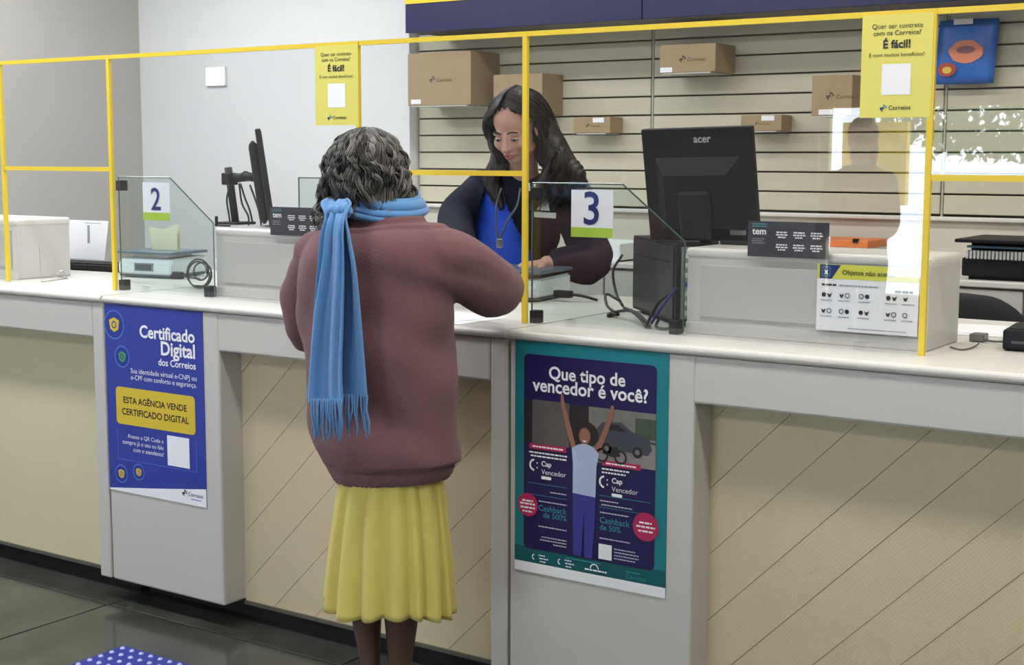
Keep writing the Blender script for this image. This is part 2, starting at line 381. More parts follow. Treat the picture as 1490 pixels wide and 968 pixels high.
# ---------------------------------------------------------------- service counters
def clip(poly, inside, inter):
    out = []
    for i in range(len(poly)):
        a, b = poly[i], poly[(i+1) % len(poly)]
        if inside(a): out.append(a)
        if inside(a) != inside(b): out.append(inter(a, b))
    return out
def clip_rect(P, x0, x1, z0, z1):
    for ax, v, s in ((0, x0, 1), (0, x1, -1), (1, z0, 1), (1, z1, -1)):
        if not P: return P
        P = clip(P, lambda a: (a[ax]-v)*s >= -1e-9, lambda a, b: tuple(a[k]+(b[k]-a[k])*((v-a[ax])/(b[ax]-a[ax])) for k in (0, 1)))
    return P
def counter(x0, x1, label, colw, planks, xe=None):
    t = thing('service_counter', label, 'counter', (x0, 0, 0), 0, None)
    w = x1-x0; g = .0025
    # top slab with a rolled front edge
    bm = bmesh.new(); prof = [(.95, .972), (.95, 1.0), (.02, 1.0)]
    for k in range(1, 9): a = math.radians(90+k*22.5); prof.append((.002+.0118*math.cos(a), .9882+.0118*math.sin(a)))
    prof += [(.03, .9765)]
    P = [(a, b) for a, b in prof]
    P = [(a, max(b, .9765)) if a < .5 else (a, b) for a, b in P]
    A = [bm.verts.new((g, y, z)) for y, z in P]; B = [bm.verts.new((w-g, y, z)) for y, z in P]
    for i in range(len(P)): bm.faces.new((A[i], A[(i+1) % len(P)], B[(i+1) % len(P)], B[i]))
    bm.faces.new(A[::-1]); bm.faces.new(B); fin('worktop', bm, M_top, t)
    # column, header, pilaster: fused front frame with rounded recess edge
    box('column', g, colw, 0, .6, .072, .9755, M_lam, t, .008, 3)
    box('header', colw-.004, w-.055, 0.0012, .03, .861, .9755, M_lam, t, .006, 2)
    box('pilaster', w-.055, w-g, 0.0005, .6, .072, .9755, M_lam, t, .006, 3)
    box('soffit', colw, w-.055, .03, .12, .861, .88, M_lam, t)
    box('toe_kick', .02, w-.02, .14, .2, 0, .075, M_toe, t)
    box('base_trim', colw, w-.055, .085, .11, .058, .069, mat('dark_base_trim', hexc(90, 88, 78), .5), t)
    box('side_leg', .03, .05, .2, .9, 0.0, .972, M_lam, t); box('side_leg', w-.05, w-.03, .6, .9, 0.0, .972, M_lam, t)
    rx0, rx1, rz0, rz1 = colw, w-.055, .069, .875
    if planks:
        box('backing_board', rx0, rx1, .1, .118, rz0, rz1, mat('seam_brown', hexc(120, 108, 82), .8), t)
        pitch = .118; s2 = math.sqrt(.5); n = 0
        for k in range(-2, 30):
            off = k*pitch-.9
            c0, c1 = off+.0007, off+pitch-.0007     # x - z*? strips along +45 degrees:  (z - x) between
            # strip: s = (x*s2 - z*s2) in [c0, c1]
            far = 3.0
            P = [(c0*s2-far*s2, -c0*s2-far*s2), (c1*s2-far*s2, -c1*s2-far*s2), (c1*s2+far*s2, -c1*s2+far*s2), (c0*s2+far*s2, -c0*s2+far*s2)]
            P = clip_rect(P, rx0, rx1, rz0, rz1)
            if len(P) < 3: continue
            ar = abs(sum(P[i][0]*P[(i+1) % len(P)][1]-P[(i+1) % len(P)][0]*P[i][1] for i in range(len(P))))/2
            if ar < .0004: continue
            bm = bmesh.new(); A = [bm.verts.new((x, .092, z)) for x, z in P]; B = [bm.verts.new((x, .1, z)) for x, z in P]
            bm.faces.new(A); bm.faces.new(B[::-1])
            for i in range(len(P)): bm.faces.new((A[i], B[i], B[(i+1) % len(P)], A[(i+1) % len(P)]))
            fin('plank', bm, M_plank, t)
    else:
        box('recess_panel', rx0, rx1, .092, .118, rz0, rz1, M_cream, t)
    return t
counter(-5.19, -3.622, 'leftmost pale laminate counter with plain cream recessed panel and open end at column', .52, False)
counter(-3.618, -2.056, 'middle pale laminate counter behind the woman in mauve, blue poster on its column', .512, True)
counter(-2.052, -.49, 'right pale laminate counter with teal poster on its column and diagonal planks', .533, True)
counter(-.486, 1.08, 'pale laminate counter beyond the right edge of the picture', .533, True)

# back counter with drawers
bc = thing('back_counter', 'long white back counter with grey drawer fronts below the slatted wall', 'counter', (-4.1, 1.85, 0))
box('worktop', 0, 4.9, 0, .52, 1.008, 1.03, M_top, bc, .004)
box('carcass', .01, 4.89, .03, .52, .08, 1.007, M_lam, bc); box('toe_kick', .02, 4.88, .08, .1, 0, .08, M_toe, bc)
M_draw = mat('drawer_grey', hexc(190, 188, 182), .45)
for k in range(12):
    x = .02+k*.405
    d = box('drawer', x, x+.397, .008, .03, .86, 1.0, M_draw, bc, .003)
    bm = bmesh.new(); cyl(bm, (x+.2, .008, .975), (x+.2, -.006, .975), .009); fin('lock', bm, M_blk2, d)
    box('cupboard_door', x, x+.397, .008, .03, .1, .853, M_draw, bc, .003)

# ---------------------------------------------------------------- acrylic screens with yellow taped edges
def screen(x0, x1, z0, label, tapes, xl=True):
    t = thing('acrylic_screen', label, 'screen', (x0, .14, 0))
    w = x1-x0; z1 = 1.762
    box('pane', .001, w-.001, 0, .006, z0, z1, M_gl, t)
    tw = .0135
    if 'T' in tapes: box('top_tape', 0, w, -.002, .008, z1-.009, z1+.004, M_tape, t)
    if 'B' in tapes: box('bottom_tape', 0, w, -.002, .008, z0-.003, z0+.011, M_tape, t)
    if 'L' in tapes: box('edge_tape', -.002, tw-.002, -.003, .009, z0, z1+.003, M_tape, t)
    if 'R' in tapes: box('edge_tape', w-tw+.001, w-.0005, -.003, .009, z0, z1+.003, M_tape, t)
    if z0 < 1.1:
        for x in (.15, w-.15): box('foot_clip', x-.012, x+.012, -.004, .011, .9995, 1.02, M_gl, t)
    return t
screen(-5.36, -4.285, 1.002, 'tall clear screen with yellow taped edges, at the left end of the row', 'TR')
screen(-4.283, -3.735, 1.394, 'short clear screen above the first counter opening, yellow taped, left of sign 2', 'TB')
screen(-3.733, -2.665, 1.002, 'tall clear screen in front of number 2, left of woman in mauve', 'TLR')
screen(-2.663, -2.106, 1.394, 'short clear screen with yellow lower edge between the two women', 'TB')
screen(-2.104, -1.022, 1.002, 'tall clear screen in front of number 3 and the black monitor', 'TL')
s5 = screen(-1.020, .05, 1.394, 'short clear screen with lower yellow edge at the right end of the row', 'TB')
box('edge_tape', -.0125, .001, -.003, .009, 1.0-.0-0, 1.765, M_tape, s5)
# lower glass panes with cut corner
def low_pane(x0, x1, xc, label, y=.172):
    t = thing('low_glass_pane', label, 'glass', (x0, y, 0)); w = x1-x0
    P = [(0, 1.006), (w, 1.006), (w, 1.233), (xc-x0, 1.373), (0, 1.373)]
    bm = bmesh.new(); A = [bm.verts.new((x, 0, z)) for x, z in P]; B = [bm.verts.new((x, .006, z)) for x, z in P]
    bm.faces.new(A); bm.faces.new(B[::-1])
    fin('pane', bm, M_gl2, t)
    bm = bmesh.new()
    for a, b in ((1, 2), (2, 3), (3, 4), (4, 0)):
        p, q = Vector((P[a][0], .003, P[a][1])), Vector((P[b][0], .003, P[b][1])); cyl(bm, p, q, .0022, n=6)
    fin('polished_edge', bm, M_edge, t)
    for x, z in ((.014, 1.017), (w-.022, 1.017), (.014, 1.345)):
        box('clamp', x-.012, x+.014, -.012, .018, z-.017, z+.017, M_blk2, t, .002)
    return t
low_pane(-3.735, -3.298, -3.49, 'low greenish glass pane with cut corner and black clamps, carrying number 2')
low_pane(-2.098, -1.642, -1.822, 'low clear glass pane with cut corner in front of the computer, carrying number 3')
t = low_pane(-3.2, -2.79, -3.02, 'low glass pane with cut corner behind the monitor on box beside woman in mauve', .46)
for o in [c for c in t.children if c.name.startswith('clamp')]: bpy.data.objects.remove(o)

# ---------------------------------------------------------------- equipment boxes on the counter
def cabinet(x0, x1, label):
    t = thing('counter_cabinet', label, 'cabinet', (x0, .205, 1.0)); w = x1-x0
    box('body', 0, w, 0.004, .235, 0, .2, M_lam, t, .004)
    box('lid', -.004, w+.004, 0, .24, .19, .217, M_top, t, .011, 4)
    box('front_panel', .04, w-.03, -.002, .005, .045, .175, mat('front_panel_laminate', hexc(186, 183, 178), .4), t, .001)
    box('plinth', 0.0, w, -.001, .01, 0, .03, M_lam, t, .002)
    return t
cabinet(-4.93, -4.325, 'pale counter cabinet at the left edge of the picture beside the white document')
cabinet(-3.325, -2.69, 'pale counter cabinet under the side-on monitor, half behind woman in mauve')
cabinet(-1.652, -1.035, 'pale counter cabinet under the big black monitor on the right counter')

# ---------------------------------------------------------------- small signs
def numsign(n, x0, label):
    label = 'white sign with navy number %d and green band on the low glass %s' % (n, 'at left' if n == 2 else 'beside the computer')
    s = Sheet('number_sign', label, 'sign', (x0, .1685, 1.357), .126, .122, M_white)
    s.text(str(n), .062, .088, .046, M_inkb, 'C', .01)
    s.rect(0, .097, .126, .122, M_pgrn, 2, 'green_band')
    return s
numsign(2, -3.612, 'white sign with navy number 2 and green band on the low glass')
numsign(3, -1.972, 'white sign with navy number 3 and green band on the low glass')
def tem(x0, label, z=1.289):
    s = Sheet('dark_sign', label, 'sign', (x0, .192, z), .208, .086, M_dark)
    s.text('tem', .012, .032, .036, M_pwht, 'L', .02)
    s.bars([(.012, .05, .006), (.012, .05, .0115)], M_lteal, 3, .002)
    s.bars([(.012, .045, .042), (.012, .04, .047), (.012, .045, .052)], mat('print_grey', (.3, .3, .34), .5), 3, .002)
    for r in range(2):
        for c in range(3):
            u = .075+c*.044; v = .024+r*.03
            s.bars([(u, u+.028, v), (u-.001, u+.03, v+.006), (u+.004, u+.024, v+.012)], M_pwht, 3, .0032)
    return s
tem(-3.07, 'charcoal sign with white print on the cabinet left of woman in mauve')
tem(-1.48, 'charcoal sign with white print below the big black monitor')
def no_sign(x0, label):
    s = Sheet('notice_sheet', label, 'notice', (x0, .196, 1.192), .245, .157, M_white)
    s.rect(0, 0, .245, .034, M_ghead, 1); s.poly([(.006, .001), (.058, .001), (.036, .034), (.006, .034)], M_inkb, 'print', 2)
    s.rect(.012, .006, .033, .029, M_lteal, 3, r=.003); s.rect(.0135, .0075, .0315, .0275, M_inkb, 4, r=.003)
    s.text('X', .0225, .0235, .011, M_pwht, 'C', .03, 5)
    s.text('Objetos não aceitos', .062, .023, .13, M_ink, 'L', .01, 3)
    s.bars([(.012, .048, .046), (.19, .232, .054)], M_ink, 3, .0045); s.bars([(.055, .15, .047)], mat('print_grey', (.3, .3, .34), .5), 3, .003)
    g = mat('print_grey', (.3, .3, .34), .5); k = 0
    for r in range(2):
        for j, u in enumerate((.018, .062, .11, .175, .215)):
            v = .072+r*.038
            for q in range(2 if j < 4 else 1):
                uu = u+q*.014
                if (j+q+r) % 3 == 0: s.disc(uu, v, .0055, M_ink, 3, 'pictogram', 10)
                elif (j+q+r) % 3 == 1: s.poly([(uu-.006, v-.004), (uu, v-.001), (uu+.006, v-.005), (uu+.002, v+.006), (uu-.003, v+.005)], M_ink, 'pictogram', 3)
                else: s.ring(uu, v, .006, .0018, M_ink, 3, name='pictogram')
            s.bars([(u-.008, u+.02, v+.012)], g, 3, .0022)
    s.bars([(.08, .22, .148)], g, 3, .002)
    return s
no_sign(-1.30, 'white notice with lime header, blue X and pictograms on right cabinet')
no_sign(-2.945, 'white notice with lime header mostly hidden behind the mauve sweater')
def yposter(x0, label):
    s = Sheet('yellow_poster', label, 'poster', (x0, .136, 1.757), .162, .226, M_ypos)
    s.text('Quer ser contrato', .081, .030, .115, M_ink, 'C'); s.text('com os Correios?', .081, .045, .108, M_ink, 'C', .005)
    s.text('É fácil!', .081, .073, .062, M_ink, 'C', .03); s.text('E com muitos benefícios!', .081, .092, .125, M_ink, 'C')
    s.rect(.049, .108, .115, .176, M_white, 2, 'blank_square')
    s.wing(.046, .204, .018, M_inkb, M_lteal); s.text('Correios', .067, .209, .05, M_ink, 'L', .01)
    return s
yposter(-2.828, 'yellow poster with dark lettering and blank white square above woman in mauve')
yposter(-1.186, 'yellow poster with dark lettering and blank white square above right cabinet')

# ---------------------------------------------------------------- poster one (blue)
s = Sheet('blue_poster', 'blue certificate poster with yellow label on the middle counter column', 'poster', (-3.612, -.0022, .9755), .442, .603, M_bluep)
s.poly([(0, .598), (.2, .575), (.442, .545), (.442, .603), (0, .603)], M_white, 'white_footer', 1)
M_lbl = mat('poster_light_blue', hexc(84, 120, 210), .4)
for u, v, r, c in ((.045, .065, .047, M_pyel), (.078, .165, .035, mat('print_leaf', hexc(70, 150, 90), .5)), (.058, .545, .030, M_pyel), (.140, .53, .027, M_pyel)):
    s.ring(u, v, r, .004, M_lbl, 3); s.disc(u, v, r*.78, mat('poster_mid_blue', hexc(36, 62, 150), .4), 2, 'emblem')
    k = r*.5; s.poly([(u-k, v-k*.6), (u, v-k), (u+k, v-k*.6), (u+k*.8, v+k*.6), (u, v+k), (u-k*.8, v+k*.6)], c, 'emblem', 3)
    s.ring(u, v, k*.5, k*.16, mat('poster_mid_blue', hexc(36, 62, 150), .4), 4)
s.text('Certificado', .408, .096, .245, M_pwht, 'R', .025); s.text('Digital', .408, .144, .150, M_pwht, 'R', .025); s.text('dos Correios', .410, .178, .165, M_pwht, 'R', .015)
s.text('Sua identidade virtual e-CNPJ ou', .412, .213, .295, M_pwht, 'R'); s.text('e-CPF com conforto e segurança.', .412, .234, .295, M_pwht, 'R')
s.rect(.043, .262, .402, .382, M_pyel, 2, 'yellow_label', .014)
s.text('ESTA AGÊNCIA VENDE', .222, .312, .288, M_ink, 'C', .02); s.text('CERTIFICADO DIGITAL', .222, .350, .305, M_ink, 'C', .02)
for a in ((.045, .40, .047, .497), (.402, .40, .404, .497), (.045, .496, .404, .498)): s.rect(*a, M_lbl, 2, 'outline')
s.text('Acesse o QR Code e', .258, .424, .165, M_pwht, 'R'); s.text('compre já o seu ou fale', .258, .445, .19, M_pwht, 'R'); s.text('com o atendente!', .258, .466, .14, M_pwht, 'R')
s.rect(.275, .395, .373, .490, M_white, 3, 'blank_square')
s.wing(.335, .568, .024, M_ink, M_inkb); s.text('Correios', .363, .576, .065, M_inkb, 'L')
s.bars([(.375, .42, .583)], M_lbl, 3, .003)

# ---------------------------------------------------------------- poster two (teal)
s = Sheet('teal_poster', 'teal poster of a cheering woman with arms raised on right counter column', 'poster', (-2.031, -.0022, .9755), .444, .603, M_teal)
s.rect(0, .535, .444, .585, M_teald, 1, 'dark_band'); s.rect(0, .577, .444, .603, M_white, 2, 'white_footer')
s.rect(.028, .032, .412, .540, M_pnavy, 2, 'navy_panel', .014)
s.text('Que tipo de', .215, .090, .222, M_pwht, 'C', .022, 6); s.text('vencedor é você?', .222, .125, .335, M_pwht, 'C', .022, 6)
M_ph = [mat('photo_grey', hexc(92, 84, 84), .4, var=.2, vscale=60), mat('photo_dark', hexc(40, 32, 38), .4), mat('photo_mid', hexc(120, 118, 112), .4, var=.3, vscale=40),
        mat('photo_car', hexc(70, 74, 84), .3), mat('photo_street', hexc(136, 128, 128), .4), mat('photo_bush', hexc(66, 80, 60), .4, var=.4, vscale=90)]
s.rect(.030, .150, .054, .262, M_ph[1], 3, 'photo'); s.rect(.054, .148, .165, .262, M_ph[0], 3, 'photo'); s.rect(.165, .150, .222, .262, M_ph[1], 3, 'photo')
s.rect(.222, .150, .412, .225, M_ph[2], 3, 'photo'); s.rect(.355, .165, .412, .215, M_ph[5], 4, 'photo'); s.rect(.222, .222, .412, .288, M_ph[4], 3, 'photo')
s.poly([(.245, .205), (.262, .185), (.315, .18), (.345, .2), (.395, .215), (.402, .24), (.39, .255), (.26, .25), (.245, .235)], M_ph[3], 'photo', 5)
s.poly([(.268, .202), (.276, .190), (.308, .187), (.33, .203)], M_ph[1], 'photo', 6)
for u, v in ((.275, .25), (.362, .25)): s.disc(u, v, .014, M_ph[1], 6, 'photo'); s.disc(u, v, .007, M_ph[2], 7, 'photo')
for u, v in ((.262, .268), (.315, .268)): s.ring(u, v, .018, .005, M_ph[1], 7, name='photo')
s.poly([(.262, .262), (.28, .245), (.305, .243), (.315, .266), (.29, .27)], M_ph[1], 'photo', 6)
M_sk = mat('print_skin', hexc(150, 100, 78), .5); M_hr = mat('print_hair', hexc(40, 24, 22), .5); M_sh = mat('print_shirt', hexc(170, 184, 214), .5); M_jn = mat('print_jeans', hexc(52, 54, 136), .5)
s.disc(.214, .222, .037, M_hr, 7, 'picture', ry=.034); s.disc(.212, .226, .0165, M_sk, 8, 'picture', ry=.021); s.poly([(.205, .237), (.219, .237), (.212, .242)], M_pwht, 'picture', 9)
s.poly([(.174, .26), (.192, .25), (.205, .246), (.22, .246), (.236, .251), (.254, .266), (.247, .30), (.245, .378), (.178, .375), (.178, .3)], M_sh, 'picture', 8)
s.poly([(.174, .262), (.186, .255), (.172, .21), (.152, .15), (.148, .128), (.141, .126), (.140, .148), (.156, .21)], M_sk, 'picture', 7)
s.poly([(.252, .27), (.240, .26), (.262, .21), (.284, .158), (.287, .140), (.295, .142), (.295, .16), (.276, .215)], M_sk, 'picture', 7)
s.poly([(.178, .372), (.245, .376), (.243, .45), (.236, .537), (.214, .537), (.212, .42), (.204, .537), (.18, .535)], M_jn, 'picture', 7)
def cap(u, v, k=1.0, lay=6):
    s.ring(u+.012*k, v, .016*k, .005*k, M_pwht, lay, 95, 265); s.disc(u+.02*k, v-.006*k, .0022*k, M_pwht, lay, 'emblem', 8); s.disc(u+.02*k, v+.006*k, .0022*k, M_pwht, lay, 'emblem', 8)
    s.text('Cap', u+.033*k, v, .03*k, M_pwht, 'L', .02, lay); s.text('Vencedor', u+.033*k, v+.021*k, .074*k, M_pwht, 'L', -.004, lay); s.rect(u+.033*k, v+.026*k, u+.063*k, v+.034*k, M_pwht, lay, r=.0025*k)
cap(.05, .318); cap(.258, .335)
s.rect(.046, .262, .158, .276, M_mag, 6, r=.003); s.rect(.262, .280, .372, .294, M_mag, 6, r=.003)
s.bars([(.056, .148, .267), (.274, .360, .285)], M_pwht, 7, .004)
s.bars([(.045, .16, .283), (.05, .16, .292), (.262, .34, .300), (.262, .33, .309)], M_pwht, 6, .004)
s.bars([(.11, .16, .382), (.075, .16, .409), (.075, .16, .475), (.085, .16, .502), (.08, .16, .510), (.12, .16, .518), (.258, .31, .382), (.258, .34, .412), (.258, .345, .478), (.30, .36, .500), (.30, .37, .508), (.30, .37, .516), (.30, .36, .524), (.262, .35, .392)], mat('print_pale', hexc(190, 188, 210), .5), 6, .003)
s.text('Cashback', .16, .435, .085, M_lteal, 'R', 0, 6); s.text('de 500%', .16, .452, .07, M_lteal, 'R', 0, 6)
s.text('Cashback', .258, .440, .085, M_lteal, 'L', 0, 6); s.text('de 50%', .258, .458, .06, M_lteal, 'L', 0, 6)
for u0, u1, v in ((.04, .16, .365), (.04, .16, .395), (.255, .4, .37), (.255, .4, .40)): s.rect(u0, v, u1, v+.001, M_lteal, 6, 'rule')
s.disc(.042, .425, .031, M_mag, 7, 'badge'); s.bars([(.025, .058, .412), (.018, .066, .420), (.02, .064, .430), (.026, .056, .440)], M_pwht, 8, .0045)
s.disc(.388, .432, .036, M_mag, 7, 'badge'); s.bars([(.37, .405, .42), (.362, .414, .430), (.368, .408, .441)], M_pwht, 8, .0045)
s.rect(.255, .494, .293, .533, M_white, 6, 'blank_square')
s.ring(.063, .560, .008, .003, M_pwht, 6, 95, 265); s.bars([(.076, .095, .552), (.078, .105, .560), (.08, .098, .568)], M_pwht, 6, .003)
s.ring(.142, .560, .008, .003, M_pwht, 6, 95, 265); s.bars([(.155, .175, .552), (.157, .185, .560), (.158, .175, .568)], M_pwht, 6, .003)
s.ring(.243, .562, .013, .003, M_pwht, 6, 180, 360); s.bars([(.215, .28, .564)], M_pwht, 6, .004); s.bars([(.335, .375, .552)], M_lteal, 6, .003)
s.text('Correios', .335, .570, .055, M_lteal, 'L', 0, 6); s.bars([(.16, .26, .545)], M_lteal, 6, .003)

# ---------------------------------------------------------------- parcels on the slat wall
def parcel(x0, x1, y0, z0, z1, label, tagpos, logo=True, y1=2.396):
    t = thing('cardboard_parcel', label, 'box', (x0, y0, z0)); w = x1-x0; d = y1-y0; h = z1-z0
    box('carton', 0, w, 0, d, 0, h, M_card, t, .0015, 1)
    box('top_flap', .003, w-.003, .003, d*.48, h, h+.002, M_card, t); box('top_flap', .003, w-.003, d*.52, d-.003, h, h+.002, M_card, t)
    box('packing_tape', -.0006, .0006+w, d*.46, d*.54, h+.002, h+.0026, mat('parcel_tape', hexc(160, 128, 84), .3), t)
    box('shelf_bracket', .02, w-.02, -.002, d+.006, -.005, -.001, mat('clear_bracket', (.55, .55, .52), .2), t)
    if logo:
        k = min(h*.3, .035); u = w*.35
        bm = bmesh.new()
        for P in ([(0, 0), (.55, -.1), (.62, .18), (.35, .12), (.4, .5), (.15, .3)], [(.45, -.45), (.75, -.3), (1, -.02), (.8, .12), (.72, -.12), (.45, -.16)]):
            bm.faces.new([bm.verts.new((u+a*k, -.0006, h*.5-b*k)) for a, b in P])
        fin('emblem', bm, M_cardp, t)
        lettering('Correios', t, (u+k*1.2, -.0007, h*.5-k*.35), k*2.4, M_cardp, 'L')
    if tagpos:
        u, v = tagpos; box('price_label', u, u+.055, -.002, -.0008, v, v+.02, M_white, t)
    return t
parcel(-4.10, -3.746, 2.171, 1.672, 1.905, 'large cardboard parcel with dark print, leftmost on the slatted wall', (.02, .008))
parcel(-3.664, -3.406, 2.228, 1.627, 1.80, 'medium cardboard parcel behind the clerk\'s head, second from left', None, False)
parcel(-3.285, -3.10, 2.288, 1.545, 1.611, 'flat small cardboard parcel just right of the clerk\'s hair', (.10, .044))
parcel(-2.827, -2.576, 2.215, 1.783, 1.893, 'wide cardboard parcel with dark print above the black monitor', (.004, .002))
parcel(-2.496, -2.321, 2.292, 1.548, 1.609, 'flat small cardboard parcel just right of the monitor top', (.09, .040))
parcel(-2.14, -1.981, 2.155, 1.60, 1.748, 'upright cardboard parcel left of the right yellow poster', (.03, .003))
# blue padded bag
t = thing('blue_envelope', 'bright blue printed envelope with orange picture at the right of slatted wall', 'envelope', (-1.735, 2.36, 1.715))
bm = bmesh.new()
for i in range(9):
    for j in range(9): bm.verts.new((.215*i/8+.012*j/8, -.022*math.sin(math.pi*i/8)*math.sin(math.pi*j/8)-.004, .232*j/8))
bm.verts.ensure_lookup_table()
for i in range(8):
    for j in range(8): bm.faces.new([bm.verts[a] for a in (i*9+j, (i+1)*9+j, (i+1)*9+j+1, i*9+j+1)])
env = fin('pouch', bm, mat('envelope_blue', hexc(40, 104, 190), .35), t, True)
md = env.modifiers.new('s', 'SOLIDIFY'); md.thickness = .008; md.offset = 1
M_or = mat('envelope_orange', hexc(216, 130, 96), .5); M_rd = mat('envelope_red', hexc(170, 60, 40), .5)
def epoly(P, m, y, name='picture'):
    bm = bmesh.new(); bm.faces.new([bm.verts.new((a, y, b)) for a, b in P]); return fin(name, bm, m, t)
epoly([(.118+.062*math.cos(a*.3)*(1+.08*math.sin(a*2)), .115+.042*math.sin(a*.3)) for a in range(21)], M_or, -.034)
epoly([(.118+.035*math.cos(a*.3), .122+.014*math.sin(a*.3)) for a in range(21)], mat('envelope_tan', hexc(130, 84, 90), .5), -.035)
epoly([(.05+.035*math.cos(a*.5), .052+.026*math.sin(a*.5)) for a in range(12)], M_rd, -.030)
epoly([(.05+.018*math.cos(a*.5), .05+.013*math.sin(a*.5)) for a in range(12)], M_pyel, -.031)
box('price_label', .07, .14, -.036, -.034, .214, .234, M_white, t)
# ---------------------------------------------------------------- back counter items
t = thing('label_printer', 'black flat-topped office machine with white slotted grille on back counter', 'printer', (-1.47, 1.87, 1.03))
box('body', 0, .62, .02, .3, .012, .075, M_blk, t, .006); box('base', .02, .6, .04, .28, 0, .012, M_blk2, t)
bm = bmesh.new(); abox(bm, -.015, .66, -.02, .32, .128, .14, .003, 1); fin('lid', bm, M_blk, t)
bm = bmesh.new(); abox(bm, .02, .6, .06, .3, .072, .13); fin('housing', bm, M_blk2, t)
box('blue_bar', .012, .22, .035, .05, .108, .116, mat('pale_blue_bar', hexc(120, 170, 200), .4), t)
for k in range(17): bm = bmesh.new(); abox(bm, .014+k*.0125, .022+k*.0125, .018, .055, .072, .1, .001, 1); fin('grille_slat', bm, M_whitep, t)
t = thing('desk_keypad', 'white keypad with dark keys resting on the black machine at right edge', 'keypad', (-1.222, 1.852, 1.107)); t.rotation_euler = (-.9+1.2, 0, 0)
box('base', 0, .13, 0, .05, -.008, .046, M_whitep, t, .003)
for i in range(5):
    for j in range(3): box('key', .014+i*.022, .03+i*.022, -.004, .0, .002+j*.014, .012+j*.014, M_blk2, t)
t = thing('reflection_stand_in', 'made-up low white box, orange top standing in for a reflection behind the charcoal sign', 'carton', (-2.16, 2.12, 1.03))  # made-up box: its orange top stands in for a reflection
box('tray', 0, .27, 0, .22, 0, .078, M_whitep, t, .003); box('lid', -.003, .273, -.003, .223, .078, .105, mat('orange_reflection', hexc(226, 128, 70), .5, var=.15, vscale=30), t, .002)
box('clip', .215, .235, -.008, .01, .098, .112, M_blk, t)
t = thing('paper_tray', 'white plastic document tray on back counter right of the clerk', 'tray', (-3.08, 1.9, 1.03))
box('base', 0, .26, 0, .3, 0, .006, M_whitep, t); box('side', 0, .005, 0, .3, 0, .07, M_whitep, t); box('side', .255, .26, 0, .3, 0, .07, M_whitep, t); box('back', 0, .26, .295, .3, 0, .07, M_whitep, t)
box('paper_stack', .01, .25, .01, .29, .006, .04, M_white, t)
# ---------------------------------------------------------------- small white wall lamp
t = thing('glowing_square', 'small square glowing white lamp on the white wall at left', 'plaque', (-5.49, 2.34, 1.853))
box('housing', -.07, .07, -.018, 0, -.05, .05, M_whitep, t, .004); box('diffuser', -.064, .064, -.021, -.017, -.044, .044, emit('glow_white', (1, 1, 1), 3.5), t)  # white square of unsettled origin, set as an emissive box on the wall

# ---------------------------------------------------------------- monitors
V3_ = lambda *a: Vector(a)
def monitor_at(c, normal, roll, w, h, label, tilt=0):
    """flat monitor; normal = direction its BACK faces"""
    nv = Vector(normal).normalized(); zz = Vector((0, 0, 1)); x = nv.cross(zz).normalized(); z = x.cross(nv)
    R = Matrix((x, nv, z)).transposed() @ Matrix.Rotation(roll, 3, 'Y')
    t = thing('monitor', label, 'monitor', c); t.rotation_euler = R.to_euler()
    return t
# monitor 3: back towards us
c3 = at(1018, 269, .375); nb = V3_(0, -1, -.17)
t = monitor_at(c3, nb, math.radians(1.2), .34, .3, 'large black monitor seen from behind on the right counter cabinet')
x_, y_ = .160, .150
box('shell', -x_, x_, -.016, .004, -y_, y_, M_blk, t, .004)
bm = bmesh.new()
A = [(-.125, -.12), (.125, -.12), (.125, .075), (-.125, .075)]; B = [(-.09, -.11), (.09, -.11), (.09, .03), (-.09, .03)]
va = [bm.verts.new((a, .003, b)) for a, b in A]; vb = [bm.verts.new((a, .032, b)) for a, b in B]
for i in range(4): bm.faces.new((va[i], va[(i+1) % 4], vb[(i+1) % 4], vb[i]))
bm.faces.new(vb); bm.faces.new(va[::-1]); fin('back_housing', bm, M_blk, t)
box('stand_cover', -.045, .045, .03, .048, -.14, -.01, M_blk2, t, .008)
box('port_label', -.125, -.08, .0035, .0048, -.132, -.118, mat('grey_label', (.25, .25, .26), .4), t)
box('screen', -x_+.012, x_-.012, -.0175, -.016, -y_+.014, y_-.012, mat('screen_glass', (.01, .012, .02), .1), t)
lettering('acer', t, (-.02, .0055, .112), .05, mat('silver_print', (.5, .5, .52), .3), 'C', .02, rot=(math.pi/2, 0, math.pi))
bm = bmesh.new(); tube(bm, [(0, .0, -.12), (0, -.02, -.16), (0, -.045, -.17)], [.02, .018, .02], 10); fin('neck', bm, M_blk2, t)
w0 = t.matrix_basis.inverted() @ Vector((-1.55, .40, 1.2225))
ft = box('foot', -.09, .09, -.035, .035, -.0055, .0055, M_blk2, t, .003); ft.location = w0+Vector((0.0, .0, 0)); ft.rotation_euler = (t.matrix_basis.to_3x3().inverted()).to_euler()
# monitor 2: seen edge on, on an arm
p_top = at(384, 200, .42); c2 = at(384, 258, .42)
vd = (c2-CAM); vd.z = 0; vd.normalize(); imr = Vector((-vd.y, vd.x, 0))*-1  # to image right
t = thing('monitor', 'black monitor seen edge-on upon an arm on the cabinet left of woman in mauve', 'monitor', c2)
R = Matrix((-vd, imr, Vector((0, 0, 1)))).transposed() @ Matrix.Rotation(math.radians(7.5), 3, 'X'); t.rotation_euler = R.to_euler()
box('shell', -.19, .19, -.006, .012, -.155, .155, M_blk2, t, .004)
bm = bmesh.new(); abox(bm, -.15, .15, -.034, -.004, -.145, .12, .02, 3); fin('back_housing', bm, M_blk2, t)
box('screen', -.182, .182, .012, .0135, -.145, .147, mat('screen_glass', (.01, .012, .02), .1), t)
tw = thing('monitor_stand', 'black monitor post and arm with hanging cables on the middle cabinet', 'stand', (0, 0, 0))
